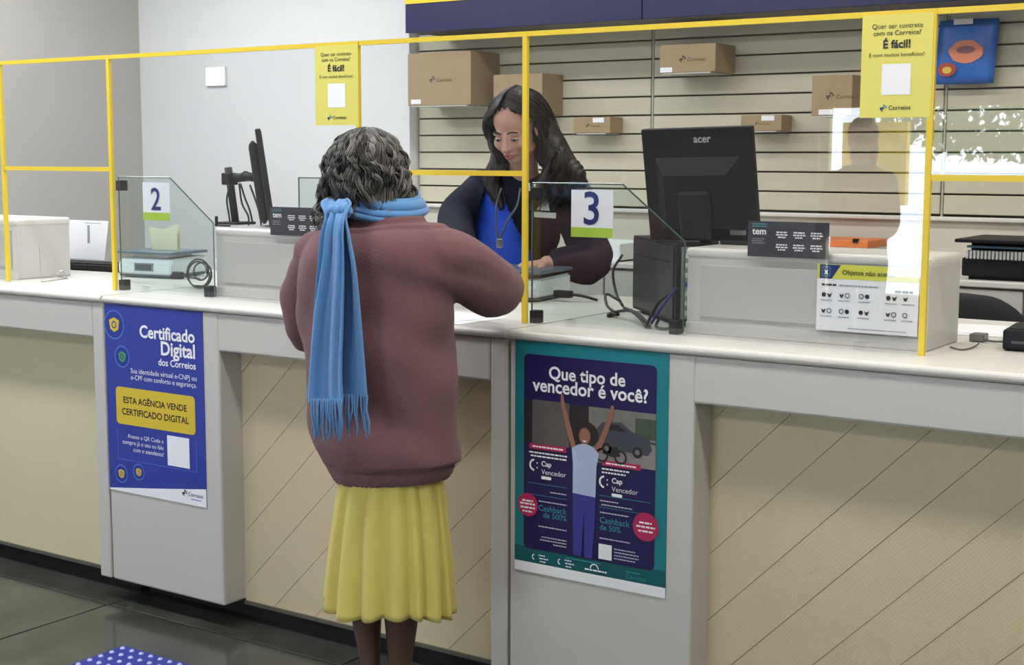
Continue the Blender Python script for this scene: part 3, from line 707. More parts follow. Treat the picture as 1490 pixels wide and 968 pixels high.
pb = at(343, 326, .40); pt = at(332, 244, .40); pb.z = 1.218
bm = bmesh.new(); cyl(bm, pb, pt, .013, n=12); fin('post', bm, M_blk2, tw, True)
bm = bmesh.new(); abox(bm, pb.x-.05, pb.x+.05, pb.y-.045, pb.y+.045, 1.2175, 1.226, .002, 1); fin('base_plate', bm, M_blk, tw)
pa = pb.lerp(pt, .80); bm = bmesh.new(); tube(bm, [pa, (pa+c2)/2+Vector((0, 0, .004)), c2-imr*.034], .015, 10); fin('arm', bm, M_blk2, tw, True)
box('arm_clamp', pa.x-.02, pa.x+.02, pa.y-.02, pa.y+.02, pa.z-.02, pa.z+.02, M_blk, tw, .004)
for P in ([(347, 262), (356, 250), (368, 256), (372, 262)], [(350, 268), (357, 290), (363, 305), (368, 326)], [(364, 270), (372, 292), (378, 312), (380, 327)], [(335, 268), (330, 290), (333, 312), (335, 326)], [(348, 268), (352, 296), (361, 314), (362, 327)]):
    bm = bmesh.new(); tube(bm, [at(a, b, .385) for a, b in P], .0032, 6); fin('cable', bm, M_cable, tw, True)
t = thing('small_bracket', 'small black L-shaped bracket standing on the corner of middle cabinet', 'bracket', at(316, 326, .26))
t.location.z = 1.218
box('upright', -.006, .0, -.004, .004, 0, .032, M_blk, t); box('foot', -.006, .055, -.006, .006, 0, .005, M_blk, t)

# ---------------------------------------------------------------- computer tower
a0 = Vector((-1.735, .31, 1.0)); a1 = Vector((-2.02, .585, 1.0)); dx = (a0-a1).normalized(); L_ = (a0-a1).length
t = thing('desktop_computer', 'black desktop computer behind the low glass pane with number 3', 'computer', a1, math.atan2(dx.y, dx.x))
box('case', 0, L_, 0, .10, .008, .219, M_blk, t, .004)
box('side_panel', .01, L_-.02, -.003, .001, .018, .210, mat('case_panel', (.016, .018, .022), .35), t, .001)
box('vent_strip', .02, L_-.05, -.0045, -.002, .165, .170, M_blk2, t)
for x in (.03, L_-.03): box('rubber_foot', x-.015, x+.015, .02, .08, 0, .009, M_blk2, t)
box('port_plate', L_, L_+.002, .012, .088, .02, .21, M_steel, t)
for k in range(7): box('port', L_+.0005, L_+.006, .02, .04, .03+k*.025, .042+k*.025, mat('port_blue', (.08, .08, .4), .4) if k == 3 else M_whitep, t)
tc_ = thing('computer_cables', 'tangle of black cables with blue plug beside desktop computer', 'cable', (0, 0, 0))
def zc(px, py, z=1.006): d = ray(px, py); k = (z-CAM.z)/d.z; return CAM+d*k
CB = [[(905, 372, .6), (892, 395, .58), (897, 428, .56), (906, 445, .5)], [(984, 420, .29), (968, 440, .24), (948, 470, .24)], [(902, 438, .5), (882, 428, .5), (884, 446, .45), (900, 458, .4), (888, 456, .4)],
      [(890, 455, .42), (915, 452, .36), (930, 462, .3), (940, 476, .23)], [(908, 448, .4), (925, 455, .33), (938, 466, .28), (946, 476, .23)], [(984, 425, .29), (962, 436, .25), (950, 455, .24), (940, 476, .23)], [(958, 465, .24), (955, 476, .23), (970, 480, .22), (984, 474, .24)]]
for i, P in enumerate(CB):
    pts = [at(a, b, c) for a, b, c in P]
    for p in pts: p.z = max(p.z, 1.005)
    bm = bmesh.new(); tube(bm, pts, .0042, 6); fin('cable', bm, mat('cable_blue', (.03, .03, .22), .5) if i == 1 else M_cable, tc_, True)
bm = bmesh.new(); tube(bm, [zc(886, 459), zc(893, 456)], [.007, .008], 8); fin('plug', bm, M_cable, tc_, True)
# coil of cable beside box 2
tc_ = thing('cable_coil', 'loose coil of thin black cable beside the cabinet at counter 2', 'cable', (0, 0, 0))
pts = []
for k in range(46):
    a = k*.42; r = 13+5*math.sin(k*.23); px = 291+r*1.05*math.cos(a); py = 397+r*1.25*math.sin(a); pts.append(at(px, py, .33+.05*math.sin(k*.37)))
for p in pts: p.z = max(p.z, 1.005)
bm = bmesh.new(); tube(bm, pts, .0032, 6, 2); fin('cable', bm, M_cable, tc_, True)
# ---------------------------------------------------------------- scales
def scale(loc, rz, label, tray=True):
    t = thing('postal_scale', label, 'scale', loc, rz)
    bm = bmesh.new()
    P = [(0, .012), (0, .05), (.02, .07), (.24, .075), (.24, .012)]
    bm2 = [(y, z) for y, z in P]; A = [bm.verts.new((-.15, y, z)) for y, z in bm2]; B = [bm.verts.new((.15, y, z)) for y, z in bm2]
    for i in range(5): bm.faces.new((A[i], A[(i+1) % 5], B[(i+1) % 5], B[i]))
    bm.faces.new(A[::-1]); bm.faces.new(B); bmesh.ops.bevel(bm, geom=bm.edges[:], offset=.006, segments=2, affect='EDGES'); fin('body', bm, mat('scale_white', hexc(214, 224, 228), .35), t)
    box('base', -.145, .145, .006, .23, .004, .014, mat('scale_base', hexc(70, 84, 96), .5), t)
    box('display_bezel', -.055, .055, -.002, .004, .024, .054, mat('scale_bezel', hexc(110, 126, 140), .4), t, .002); box('display', -.045, .045, -.0035, -.001, .029, .049, mat('scale_lcd', hexc(60, 68, 74), .2), t)
    box('pan_support', -.10, .10, .04, .2, .07, .085, M_steel, t); box('pan', -.16, .16, .005, .235, .085, .096, mat('scale_pan', hexc(96, 116, 132), .3, metal=.4), t, .004)
    for x in (-.12, .12):
        for y in (.03, .2): bm = bmesh.new(); cyl(bm, (x, y, 0), (x, y, .012), .012, n=10); fin('foot', bm, M_blk2, t)
    return t
scale((-4.03, .53, 1.0), .15, 'white postal scale with small display behind the number 2 glass').scale = (.8, .9, 1)
t = scale((-2.52, .60, 1.0), .12, 'white postal scale in front of the clerk\'s forearm')
t = thing('power_adapter', 'small black adapter plug on the counter right of the left scale', 'adapter', zc(258, 398, 1.02)); 
box('plug', -.02, .025, -.012, .012, -.02, .006, M_cable, t, .004)
bm = bmesh.new(); tube(bm, [(.02, 0, -.006), (.05, .01, -.012), (.09, .02, -.016)], .004, 6); fin('cable', bm, M_cable, t, True)
t = thing('scale_connector', 'black connector with short lead at right side of the clerk\'s scale', 'connector', (-2.33, .70, 1.0))
box('plug', -.03, .03, -.012, .014, .012, .034, M_cable, t, .004); bm = bmesh.new(); tube(bm, [(.02, 0, .024), (.06, .02, .018), (.09, .05, .006)], .005, 6); fin('cable', bm, M_cable, t, True)
# crumpled paper & papers
t = thing('paper_pouch', 'cream open paper pouch standing on the left scale pan', 'paper', (-4.03, .64, 1.0965), .2)
bm = bmesh.new(); P = [(-.07, .085), (-.055, 0), (.055, 0), (.06, .10), (0, .075)]
A = [bm.verts.new((x, -.01, z)) for x, z in P]; B = [bm.verts.new((x*.95, .012, z*.97)) for x, z in P]
bm.faces.new(A); bm.faces.new(B[::-1])
for i in range(2): bm.faces.new((A[i], B[i], B[i+1], A[i+1]))
fin('pouch', bm, mat('cream_paper', hexc(228, 228, 196), .7), t)
t = thing('paper_roll', 'thick white paper roll lying on the counter behind the cable coil', 'paper', (-3.86, .86, 1.032), .1)
bm = bmesh.new(); cyl(bm, (-.11, 0, 0), (.14, 0, 0), .031, n=24); fin('roll', bm, mat('roll_paper', hexc(220, 222, 212), .7, bump=.3, bscale=30), t, True)
bm = bmesh.new(); cyl(bm, (-.112, 0, 0), (.142, 0, 0), .01, n=16); fin('core', bm, M_card, t)
# left: white document on a stand, keyboard, phone
s = Sheet('white_document', 'white printed sheet propped upright beside the leftmost cabinet', 'paper', (-4.72, .74, 1.187), .24, .155, M_white, rz=.05, rx=-.18)
s.poly([(.125, .02), (.138, .02), (.150, .09), (.137, .092)], mat('print_grey', (.3, .3, .34), .5), 'print', 2); s.rect(.11, .01, .2, .012, mat('print_grey', (.3, .3, .34), .5), 2)
t = thing('keyboard', 'black keyboard on the left counter in front of white document', 'keyboard', (-4.67, .60, 1.0), .08)
box('case', 0, .40, 0, .13, .004, .024, M_blk, t, .004); 
for k in range(2): box('rubber_foot', .03+k*.3, .06+k*.3, .02, .1, 0, .005, M_blk2, t)
kb = []
for i in range(14):
    for j in range(4): box('key', .012+i*.027, .034+i*.027, .012+j*.028, .034+j*.028, .022, .029, M_blk2, t)
t = thing('card_reader', 'small upright black card reader at the side of leftmost cabinet', 'reader', (-4.44, .47, 1.0), .05)
bm = bmesh.new(); abox(bm, -.012, .012, -.03, .04, 0, .105, .005, 2); fin('body', bm, M_blk, t)
bm = bmesh.new(); tube(bm, [(.012, 0, .06), (.04, 0, .072), (.05, 0, .055), (.03, 0, .045), (.012, 0, .05)], .0035, 6); fin('cable', bm, M_cable, t, True)
# wire rack in front of the leftmost cabinet
t = thing('wire_stand', 'thin wire display stand beside leftmost cabinet', 'stand', (0, 0, 0))
P0 = at(57, 360, .18); P1 = at(60, 405, .18); P2 = at(98, 402, .33); P1.z = P2.z = 1.003; wire_base = P1.copy()
bm = bmesh.new()
tube(bm, [P0, P1], .0012, 5, 2); tube(bm, [P0, P2], .0008, 5, 2); tube(bm, [P1, P2], .0014, 5, 2)
tube(bm, [P2, at(90, 394, .3), at(82, 402, .28), P2], .0016, 5); fin('wire', bm, M_steel, t)
# right: device and cable
t = thing('card_terminal', 'black box-shaped terminal on the right counter at picture edge', 'terminal', (-.90, .33, 1.0), .1)
box('body', 0, .16, 0, .17, .002, .05, M_blk, t, .006); box('top_panel', .012, .148, .012, .158, .05, .052, M_blk2, t)
for x in (.02, .14): box('rubber_foot', x-.01, x+.01, .01, .16, 0, .004, M_blk2, t)
box('front_slot', .02, .14, -.001, .003, .018, .024, mat('slot_grey', (.05, .05, .055), .4), t)
t = thing('terminal_lead', 'thin grey lead with metal plug on the right counter', 'cable', (0, 0, 0))
bm = bmesh.new(); tube(bm, [zc(1383, 505, 1.003), zc(1398, 509, 1.003), zc(1415, 506, 1.003), zc(1424, 500, 1.008)], .002, 6); tube(bm, [zc(1430, 494, 1.01), zc(1446, 497, 1.005), zc(1466, 497, 1.012)], .003, 6); fin('lead', bm, mat('grey_cable', (.12, .12, .12), .5), t, True)
pz = zc(1424, 497, 1.0); box('plug', pz.x-.018, pz.x+.018, pz.y-.02, pz.y+.02, 1.0005, 1.02, mat('plug_grey', (.2, .2, .2), .35, metal=.5), t, .003)
t = thing('paper_sheets', 'loose white sheets lying on the right counter behind the terminal', 'paper', (-1.16, .56, 1.0), .12)
box('sheet', 0, .5, 0, .2, .0004, .0012, M_white, t); o = box('sheet', .05, .45, .04, .24, .0014, .0024, M_white, t)
t = thing('customer_papers', 'white sheets of paper on the counter under woman in mauve\'s arm', 'paper', (-2.52, .03, 1.0), -.05)
box('sheet', 0, .3, 0, .21, .0004, .0014, M_white, t); box('sheet', .02, .26, .03, .22, .0016, .0024, M_white, t)
# office chair
t = thing('office_chair', 'black rounded office chair back behind the right counter', 'chair', (-1.30, 1.32, 0), .2)
bm = bmesh.new(); rings(bm, [(0, 0, .62, .15, .03), (0, 0, .64, .21, .04), (0, 0, .8, .235, .045), (0, 0, .95, .20, .042), (0, 0, 1.02, .12, .035), (0, 0, 1.035, .03, .02)], 28); fin('backrest', bm, mat('chair_fabric', (.015, .015, .018), .85, bump=.3, bscale=300), t, True)
bm = bmesh.new(); rings(bm, [(0, .27, .44, .2, .2), (0, .27, .45, .235, .23), (0, .27, .49, .24, .235), (0, .27, .51, .21, .2)], 28); fin('seat', bm, MC['chair_fabric'], t, True)
bm = bmesh.new(); cyl(bm, (0, .27, .09), (0, .27, .44), .025); tube(bm, [(0, .25, .42), (0, .04, .44), (0, .02, .7)], .018, 8); fin('column', bm, M_blk2, t, True)
for k in range(5):
    a = k*2*math.pi/5; bm = bmesh.new(); tube(bm, [(0, .27, .1), (.26*math.cos(a), .27+.26*math.sin(a), .065)], [.022, .014], 8); l = fin('leg', bm, M_blk2, t, True)
    bm = bmesh.new(); ell(bm, Vector((.27*math.cos(a), .27+.27*math.sin(a), .03)), (.03, .03, .03)); fin('caster', bm, M_blk, l, True)
# tactile floor plate
t = thing('tactile_mat', 'blue tactile floor plate with raised white studs at bottom left', 'mat', (-3.235, -.285, 0))
box('plate', 0, .60, -.60, 0, .0, .006, mat('tactile_blue', hexc(30, 46, 150), .4, var=.2, vscale=20), t, .002, 1)
bm = bmesh.new()
for i in range(15):
    for j in range(15): r = bmesh.ops.create_cone(bm, cap_ends=True, segments=8, radius1=.008, radius2=.005, depth=.004, matrix=Matrix.Translation((.02+i*.04, -.02-j*.04, .008)))
o = fin('stud', bm, mat('stud_white', hexc(190, 198, 235), .5), t); o['kind'] = 'stuff'

# ================================================================ people
M_skin_d = mat('dark_skin', hexc(92, 62, 50), .55, var=.12, vscale=12); M_skin = mat('fair_brown_skin', hexc(182, 138, 120), .5, var=.06, vscale=25)
M_swt = mat('mauve_knit', hexc(120, 85, 89), .95, var=.1, vscale=5, bump=.5, bscale=260, sheen=.15, spec=.1)
M_skirt = mat('yellow_cloth', hexc(208, 190, 98), .7, var=.06, vscale=9, bump=.1, bscale=500, sheen=.2)
M_scarf = mat('blue_wool', hexc(88, 140, 194), .9, var=.12, vscale=9, bump=.4, bscale=420, sheen=.3)
M_blz = mat('navy_blazer', hexc(20, 22, 38), .85, var=.15, bump=.2, bscale=500, spec=.2); M_shirt = mat('royal_blue_shirt', hexc(34, 84, 216), .6, var=.08)
M_shoe = mat('dark_shoe', (.02, .018, .016), .4)
V3 = lambda *a: Vector(a)
def hand(bm, wrist, d, palm_n, k=1.0, curl=.5, side=1):
    """palm, four unequal bent fingers and a thumb. d = pointing direction, palm_n = out of the palm, side = which side the thumb leaves"""
    d = Vector(d).normalized(); n = Vector(palm_n); n = (n-d*n.dot(d)).normalized(); s = d.cross(n)*side
    w = Vector(wrist)
    tube(bm, [w-d*.02*k, w+d*.03*k, w+d*.078*k], [.021*k, .031*k, .034*k], 12, 4, True, .52, n)
    for i, (off, L) in enumerate(((.027, .068), (.009, .078), (-.009, .072), (-.026, .056))):
        b = w+d*(.074-.004*abs(i-1))*k+s*off*k; P = [b-d*.012*k]; a = curl*.35; q = b.copy()
        P.append(b.copy())
        for sg in (.46, .30, .24):
            q = q+(d*math.cos(a)+n*math.sin(a))*L*sg*k; P.append(q.copy()); a += curl*.75
        tube(bm, P, [.0098*k, .0095*k, .0088*k, .008*k, .0068*k], 8, 3)
    b = w+d*.018*k+s*.024*k; q1 = b+(d*.55+s*.75).normalized()*.034*k; q2 = q1+(d*.85+s*.3+n*.45).normalized()*.032*k; q3 = q2+(d*.9+n*.4).normalized()*.022*k
    tube(bm, [b, q1, q2, q3], [.0135*k, .012*k, .0102*k, .008*k], 8, 3)
def foot(bm, ank, d, k=1.0):
    d = Vector(d).normalized(); a = Vector(ank)
    tube(bm, [a-d*.045*k+V3(0, 0, -.05), a+V3(0, 0, -.035), a+d*.07*k+V3(0, 0, -.052), a+d*.15*k+V3(0, 0, -.062)], [.034*k, .042*k, .036*k, .024*k], 12, 3)
def shoes(name, ank, d, parent, k=1.0, m=None):
    d = Vector(d).normalized(); a = Vector(ank); g = a.z
    bm = bmesh.new(); z = V3(0, 0, 1)
    tube(bm, [V3(a.x, a.y, .042)-d*.06*k, V3(a.x, a.y, .05), V3(a.x, a.y, .042)+d*.09*k, V3(a.x, a.y, .034)+d*.165*k], [.036*k, .046*k, .044*k, .032*k], 14, 4)
    for v in bm.verts: v.co.z = max(v.co.z, .002)
    return fin(name, bm, m or M_shoe, parent, True)
def strand_mesh(name, strands, m, parent, rad=.0016):
    """strands: list of (Nx3 array, tone)"""
    vs = []; fs = []; tones = []
    for P, tone in strands:
        P = np.array(P); n = len(P); b0 = len(vs)
        T = np.gradient(P, axis=0); T /= np.linalg.norm(T, axis=1)[:, None]+1e-9
        A = np.cross(T, [.3, .2, .93]); A /= np.linalg.norm(A, axis=1)[:, None]+1e-9; B = np.cross(T, A)
        for i in range(n):
            r = rad*(1-.75*(i/(n-1))**3)
            for j in range(3):
                a = j*2.094; vs.append(P[i]+(A[i]*math.cos(a)+B[i]*math.sin(a))*r); tones.append(tone)
        for i in range(n-1):
            for j in range(3):
                fs.append((b0+i*3+j, b0+i*3+(j+1) % 3, b0+(i+1)*3+(j+1) % 3, b0+(i+1)*3+j))
    me = bpy.data.meshes.new(name); me.from_pydata([tuple(v) for v in vs], [], fs)
    at_ = me.attributes.new('tone', 'FLOAT', 'POINT'); at_.data.foreach_set('value', tones)
    o = link(name, me, m, parent, smooth=True); o['kind'] = 'stuff'; return o

# ---------------------------------------------------------------- customer
CY = -.36
cu = thing('person', 'person seen from behind in mauve sweater, yellow skirt and blue scarf at counter', 'person', (-2.13, CY, 0))
PX = FPX
def perp(px, Yv): d = ray(px, 300); return (Yv-CAM.y)/d.y        # distance factor along the view
def sec(y, l, r, Yv=CY, ratio=.72, grow=0.0):
    """horizontal body section from the picture's left and right outline at height y"""
    c = at((l+r)/2, y, Yv); dist = (c-CAM).dot(fwd); hw = (r-l)/2/PX*dist
    th = math.atan2(abs(c.x-CAM.x), c.y-CAM.y); a = hw/math.sqrt(math.cos(th)**2+(ratio*math.sin(th))**2)
    return (c.x, c.y, c.z, a+grow, (a+grow)*ratio)
def cut_rel(o, root):   # objects are made in world coordinates, then hung under the root at its base
    o.matrix_parent_inverse = Matrix.Translation(-root.location)
shL = at(460, 372, CY); shR = at(640, 368, CY+.01)
elL = at(443, 488, CY+.05); wrL = at(500, 452, -.05); wrL.z = 1.055
elR = at(713, 417, -.13); wrR = V3(-2.17, .06, 1.10)
# body
bm = bmesh.new()
hc = at(540, 256, CY+.02)
ell(bm, hc+V3(0, .0, .010), (.072, .09, .088)); ell(bm, hc+V3(0, .035, -.045), (.055, .062, .065))
tube(bm, [hc+V3(0, .10, .0), hc+V3(0, .112, -.02)], [.008, .014], 8); ell(bm, hc+V3(0, .088, -.055), (.026, .014, .012))
for sx in (-1, 1): ell(bm, hc+V3(sx*.076, -.002, -.01), (.008, .018, .028)); ell(bm, hc+V3(sx*.03, .08, .005), (.014, .01, .008))
tube(bm, [hc+V3(0, -.012, -.05), hc+V3(0, -.02, -.14)], [.048, .056], 14)
rings(bm, [sec(340, 490, 610, grow=-.0), sec(370, 450, 650, grow=-.03), sec(430, 450, 645, grow=-.03), sec(560, 460, 650, grow=-.03), sec(650, 480, 650, grow=-.05), sec(700, 505, 640, grow=-.05)], 24)
tube(bm, [shL, elL, wrL], [.045, .038, .026], 12); tube(bm, [shR+V3(-.02, 0, -.02), elR, wrR], [.045, .038, .026], 12)
hand(bm, wrL, (.6, .75, -.1), (0, 0, -1), .92, .6, -1); hand(bm, wrR, (-.55, .7, -.12), (0, 0, -1), .92, .7, 1)
legs = []
for (p0, w0, p1, w1), dy in zip((((533, 892), 46, (539, 966), 29), ((584, 892), 52, (582, 966), 35)), (0, .02)):
    a = at(*p0, CY+dy); b = at(*p1, CY+dy); k = (a-CAM).dot(fwd)/PX
    an = V3(b.x+.002, b.y-.005, .085); legs.append(an)
    tube(bm, [V3(a.x-.0, a.y, .66), V3(a.x, a.y, .48), a, b, an+V3(0, 0, .05), an], [.058, .056, w0*k/2, w1*k/2, .031, .033], 16)
    foot(bm, an, (.02, 1, 0), .95)
body = solid('body', bm, M_skin_d, cu, .006, 3); cut_rel(body, cu)
for an in legs: cut_rel(shoes('shoe', an, (.02, 1, 0), cu, .98), cu)
# sweater
bm = bmesh.new()
hem = [sec(706, 487, 653), sec(694, 478, 662), sec(668, 466, 666), sec(620, 454, 668), sec(550, 443, 664), sec(480, 436, 660), sec(420, 432, 660), sec(375, 436, 662), sec(345, 450, 648), sec(325, 474, 622), sec(308, 500, 600, ratio=.9), sec(297, 512, 594, ratio=.95)]
rings(bm, hem, 40)
tube(bm, [shL+V3(.02, 0, .0), (shL+elL)/2+V3(-.008, 0, 0), elL, elL.lerp(wrL, .55), elL.lerp(wrL, .95)], [.07, .060, .052, .046, .04], 18)
sR = shR+V3(-.03, 0, -.02)
tube(bm, [sR, (sR+elR)/2+V3(0, 0, .012), elR, elR.lerp(wrR, .5), elR.lerp(wrR, .85)], [.085, .083, .079, .066, .045], 18)
zh = hem[0][2]
def swt(co, nr):
    x, y, z = co.T
    f = .007*np.sin(9*x+14*z+2*np.sin(7*z))+.004*np.sin(23*z+12*x+3*np.sin(5*x))+.0035*np.sin(34*x-11*z+2*np.sin(9*z))+.0015*np.sin(55*z+30*x+4*np.sin(13*x))
    f += .009*np.exp(-((z-1.1)/.10)**2)*np.sin(75*(z*.6+x)+2*np.sin(20*z))*np.clip((x+2.03)/.1, 0, 1)+.005*np.exp(-((z-1.08)/.10)**2)*np.sin(70*z)*0      # elbow and armpit creases
    f += .005*np.exp(-((z-.80)/.12)**2)*np.sin(26*z+8*x)
    rib = np.clip((zh+.055-z)/.01, 0, 1); f = f*(1-rib)+rib*(-.007+.0018*np.sin(260*np.arctan2(y-CY, x+2.15)))
    zs = (.045*(x+2.22))*np.exp(-((z-zh)/.12)**2)*1.0
    # collar ribs
    c = np.clip((z-1.268)/.006, 0, 1); f += c*.0035*np.sin(380*z)
    out = co+nr*f[:, None]; out[:, 2] += zs*2.2
    return out
def swt_cut(b):
    pass
sw = solid('sweater', bm, M_swt, cu, .0065, 6, swt); cut_rel(sw, cu)
# skirt: pleated flare
bm = bmesh.new(); n = 260; rows = []
top = sec(660, 506, 634); bot = sec(880, 470, 662)
rs = random.Random(3); ph = [0.0]
wd = [rs.uniform(.5, 1.9) for _ in range(17)]; sw_ = sum(wd); cum = 0; edges = []
for w in wd: edges.append((cum/sw_, (cum+w)/sw_, rs.uniform(.6, 1.25))); cum += w
def pleat(u):
    for a, b, k in edges:
        if a <= u < b: t = (u-a)/(b-a); return k*(math.sin(math.pi*t)**1.15-.5)
    return 0
for i in range(30):
    t = i/29; z = top[2]+(bot[2]-top[2])*t; row = []
    for j in range(n):
        u = j/n; an = 2*math.pi*u; e = .003+.021*t**.8
        a = top[3]+(bot[3]-.014-top[3])*t**.6; b = top[4]+(bot[4]*1.05-top[4])*t**.6
        cx = top[0]+(bot[0]-top[0])*t; p = pleat(u+.006*math.sin(3*t+9*u))*e
        row.append(bm.verts.new((cx+(a+p)*math.cos(an), CY+(b+p)*math.sin(an), z-(.010*math.sin(3*an+1)+.12*p)*t)))
    rows.append(row)
for a, b in zip(rows, rows[1:]):
    for j in range(n): bm.faces.new((a[j], a[(j+1) % n], b[(j+1) % n], b[j]))
sk = fin('skirt', bm, M_skirt, cu, True); cut_rel(sk, cu)
md = sk.modifiers.new('s', 'SOLIDIFY'); md.thickness = .002
# hair
M_hair_g = vcol('grey_wavy_hair', .55, (.010, .009, .009), (.27, .255, .235))
bm = bmesh.new()
ell(bm, hc+V3(0, -.012, .018), (.084, .098, .090)); ell(bm, hc+V3(-.01, -.028, -.035), (.086, .082, .075)); ell(bm, hc+V3(-.045, -.02, -.075), (.055, .06, .045)); ell(bm, hc+V3(.04, -.025, -.075), (.05, .055, .05))
def haircut(b):
    vs = [v for v in b.verts if v.co.y > hc.y+.055 and v.co.z < hc.z+.06]; bmesh.ops.delete(b, geom=vs, context='VERTS')
hb = solid('hair', bm, vcol('hair_base', .7, (.02, .018, .017), (.02, .018, .017)), cu, .006, 4, lambda co, nr: co+nr*(.003*np.sin(150*co[:, 0]+6*np.sin(30*co[:, 2])))[:, None], haircut); cut_rel(hb, cu)
st = []; H = np.array(hc)
for lock in range(230):
    az0 = rng.uniform(-math.pi*1.22, math.pi*.22) if lock % 6 else rng.uniform(0, 2*math.pi)
    ph1, ph2 = rng.uniform(0, 6.28, 2); fr_ = rng.uniform(2.6, 4.6); amp = rng.uniform(.003, .007); tl = float(rng.beta(1.1, 2.0)); lay0 = rng.uniform(-.004, .013)
    t00 = rng.uniform(0, .6); t11 = rng.uniform(.84, 1.06)
    if -math.cos(az0) > .3: tl = min(1, tl+.15*rng.rand())
    for q in range(12):
        az = az0+rng.normal()*.05; front = math.sin(az) > .35; t0 = t00+rng.uniform(0, .06); t1 = t11-rng.uniform(0, .05) if not front else rng.uniform(.3, .42)
        if t1 < t0+.12: continue
        n_ = 20; P = []; lay = lay0+rng.uniform(-.0025, .0025); side = max(0, -math.cos(az)); rgt = max(0, math.cos(az))
        fl_ = (.056*side**1.5+.030*rgt)*(.75+.5*((lock*7) % 10)/10)
        for i in range(n_):
            t = t0+(t1-t0)*i/(n_-1); th = t*2.3; r = math.sin(min(th, math.pi/2))
            z = .110*math.cos(th) if th < math.pi/2 else -.110*(th-math.pi/2)*1.5
            c = max(0, t-.5)*2; rx_ = (.087+lay)*r+fl_*c**1.8; ry_ = (.104+lay)*r-.012*c
            w = amp*(1+2.0*c)*math.sin(fr_*6.28*t+ph1)*r; w2 = amp*(1+2.0*c)*math.cos(fr_*6.28*t*.9+ph2)*r
            a2 = az+w2/.1; P.append(H+[(rx_+w)*math.cos(a2), -.012+(ry_+w)*math.sin(a2), z+.006+w2*.5])
        st.append((P, float(np.clip(tl+rng.normal()*.12, 0, 1))))
o = strand_mesh('hair_strands', st, M_hair_g, hb, .0015)
# scarf: neck loop, knot, tails and fringe
sc = []
bm = bmesh.new()
nk = at(556, 296, CY+.015)
def loop(bm, z0, a, b, wz, tilt, ph):
    n, m = 72, 10; rows = []
    for i in range(n):
        u = 2*math.pi*i/n; row = []
        for j in range(m):
            v = j/(m-1)-.5
            rr = .004*math.sin(11*v+ph+2*u)+.007*math.cos(math.pi*v)
            row.append(bm.verts.new((nk.x+(a+rr-.012*v)*math.cos(u)-.004, nk.y+(b+rr-.012*v)*math.sin(u), z0+wz*v+tilt*math.cos(u)+.012*math.sin(u))))
        rows.append(row)
    for i in range(n):
        for j in range(m-1): bm.faces.new((rows[i][j], rows[(i+1) % n][j], rows[(i+1) % n][j+1], rows[i][j+1]))
loop(bm, nk.z+.004, .094, .090, .046, -.014, 0.4); loop(bm, nk.z-.004, .101, .096, .026, -.018, 2.0)
kn = at(492, 308, CY-.125)
scarf = fin('scarf', bm, M_scarf, cu, True); cut_rel(scarf, cu)
md = scarf.modifiers.new('s', 'SOLIDIFY'); md.thickness = .006; md.offset = 1
def strip(name, P, parent, fold=.006, nf=3, seed=0, th=.004):
    """hanging cloth strip: P = rows of (left px, right px, y px, depth Y)"""
    bm = bmesh.new(); R = crom(P, 8); rows = []; m = 26
    for i, (l, r, y, Yv) in enumerate(R):
        t = i/(len(R)-1); row = []
        a = at(l, y, Yv+.012); b = at(r, y, Yv-.006)
        for j in range(m):
            s = j/(m-1); p = a.lerp(b, s); f = fold*(math.sin(nf*math.pi*s*2+seed+1.2*math.sin(2.2*t+seed))+.4*math.sin(nf*4.3*math.pi*s+2*seed+2*t))
            f -= .012*math.cos(math.pi*(s-.5))
            row.append(bm.verts.new(p+V3(.25, -.97, 0)*(-f if False else f*-1 if False else f)+V3(0, 0, 0)))
        rows.append(row)
    for a, b in zip(rows, rows[1:]):
        for j in range(m-1): bm.faces.new((a[j], a[j+1], b[j+1], b[j]))
    o = fin(name, bm, M_scarf, parent, True); md = o.modifiers.new('s', 'SOLIDIFY'); md.thickness = th; md.offset = 1
    return o
YB = CY-.178
t1 = strip('scarf_tail', [(482, 508, 288, YB+.082), (470, 514, 297, YB+.045), (475, 507, 315, YB+.02), (468, 512, 345, YB+.006), (464, 520, 390, YB-.002), (459, 526, 450, YB-.004), (456, 531, 510, YB-.006), (451, 535, 562, YB-.008), (450, 536, 578, YB-.008)], scarf, .0075, 2, .5)
t2 = strip('scarf_tail', [(486, 506, 296, YB+.04), (480, 502, 313, YB+.006), (475, 499, 335, YB-.012), (470, 500, 390, YB-.022), (460, 499, 460, YB-.026), (454, 497, 540, YB-.028), (452, 499, 586, YB-.03)], scarf, .006, 1.5, 2.4)
bm = bmesh.new(); 
ell(bm, at(500, 307, YB+.026), (.024, .015, .017)); ell(bm, at(488, 306, YB+.034), (.022, .014, .014))
k_ = solid('knot', bm, M_scarf, scarf, .004, 2, lambda co, nr: co+nr*(.0018*np.sin(420*co[:, 0]+260*co[:, 2]))[:, None])
rf = random.Random(5)
for i in range(34):
    back = i < 20
    u = (i/19) if back else ((i-20)/13); px = (452+u*82) if back else (454+u*44); y0 = (577+2*u) if back else 585
    Yv = YB-.012 if back else YB-.034
    L = rf.uniform(44, 60) if back else rf.uniform(46, 58); dxp = rf.uniform(-4, 5)
    P = [at(px, y0-3, Yv), at(px+dxp*.4+rf.uniform(-2, 2), y0+L*.35, Yv-.003), at(px+dxp*.7+rf.uniform(-2, 2), y0+L*.7, Yv), at(px+dxp, y0+L, Yv+.002)]
    bm = bmesh.new(); tube(bm, P, [.0030, .0026, .0030, .0018], 5, 4); tz = fin('tassel', bm, M_scarf, scarf, True)

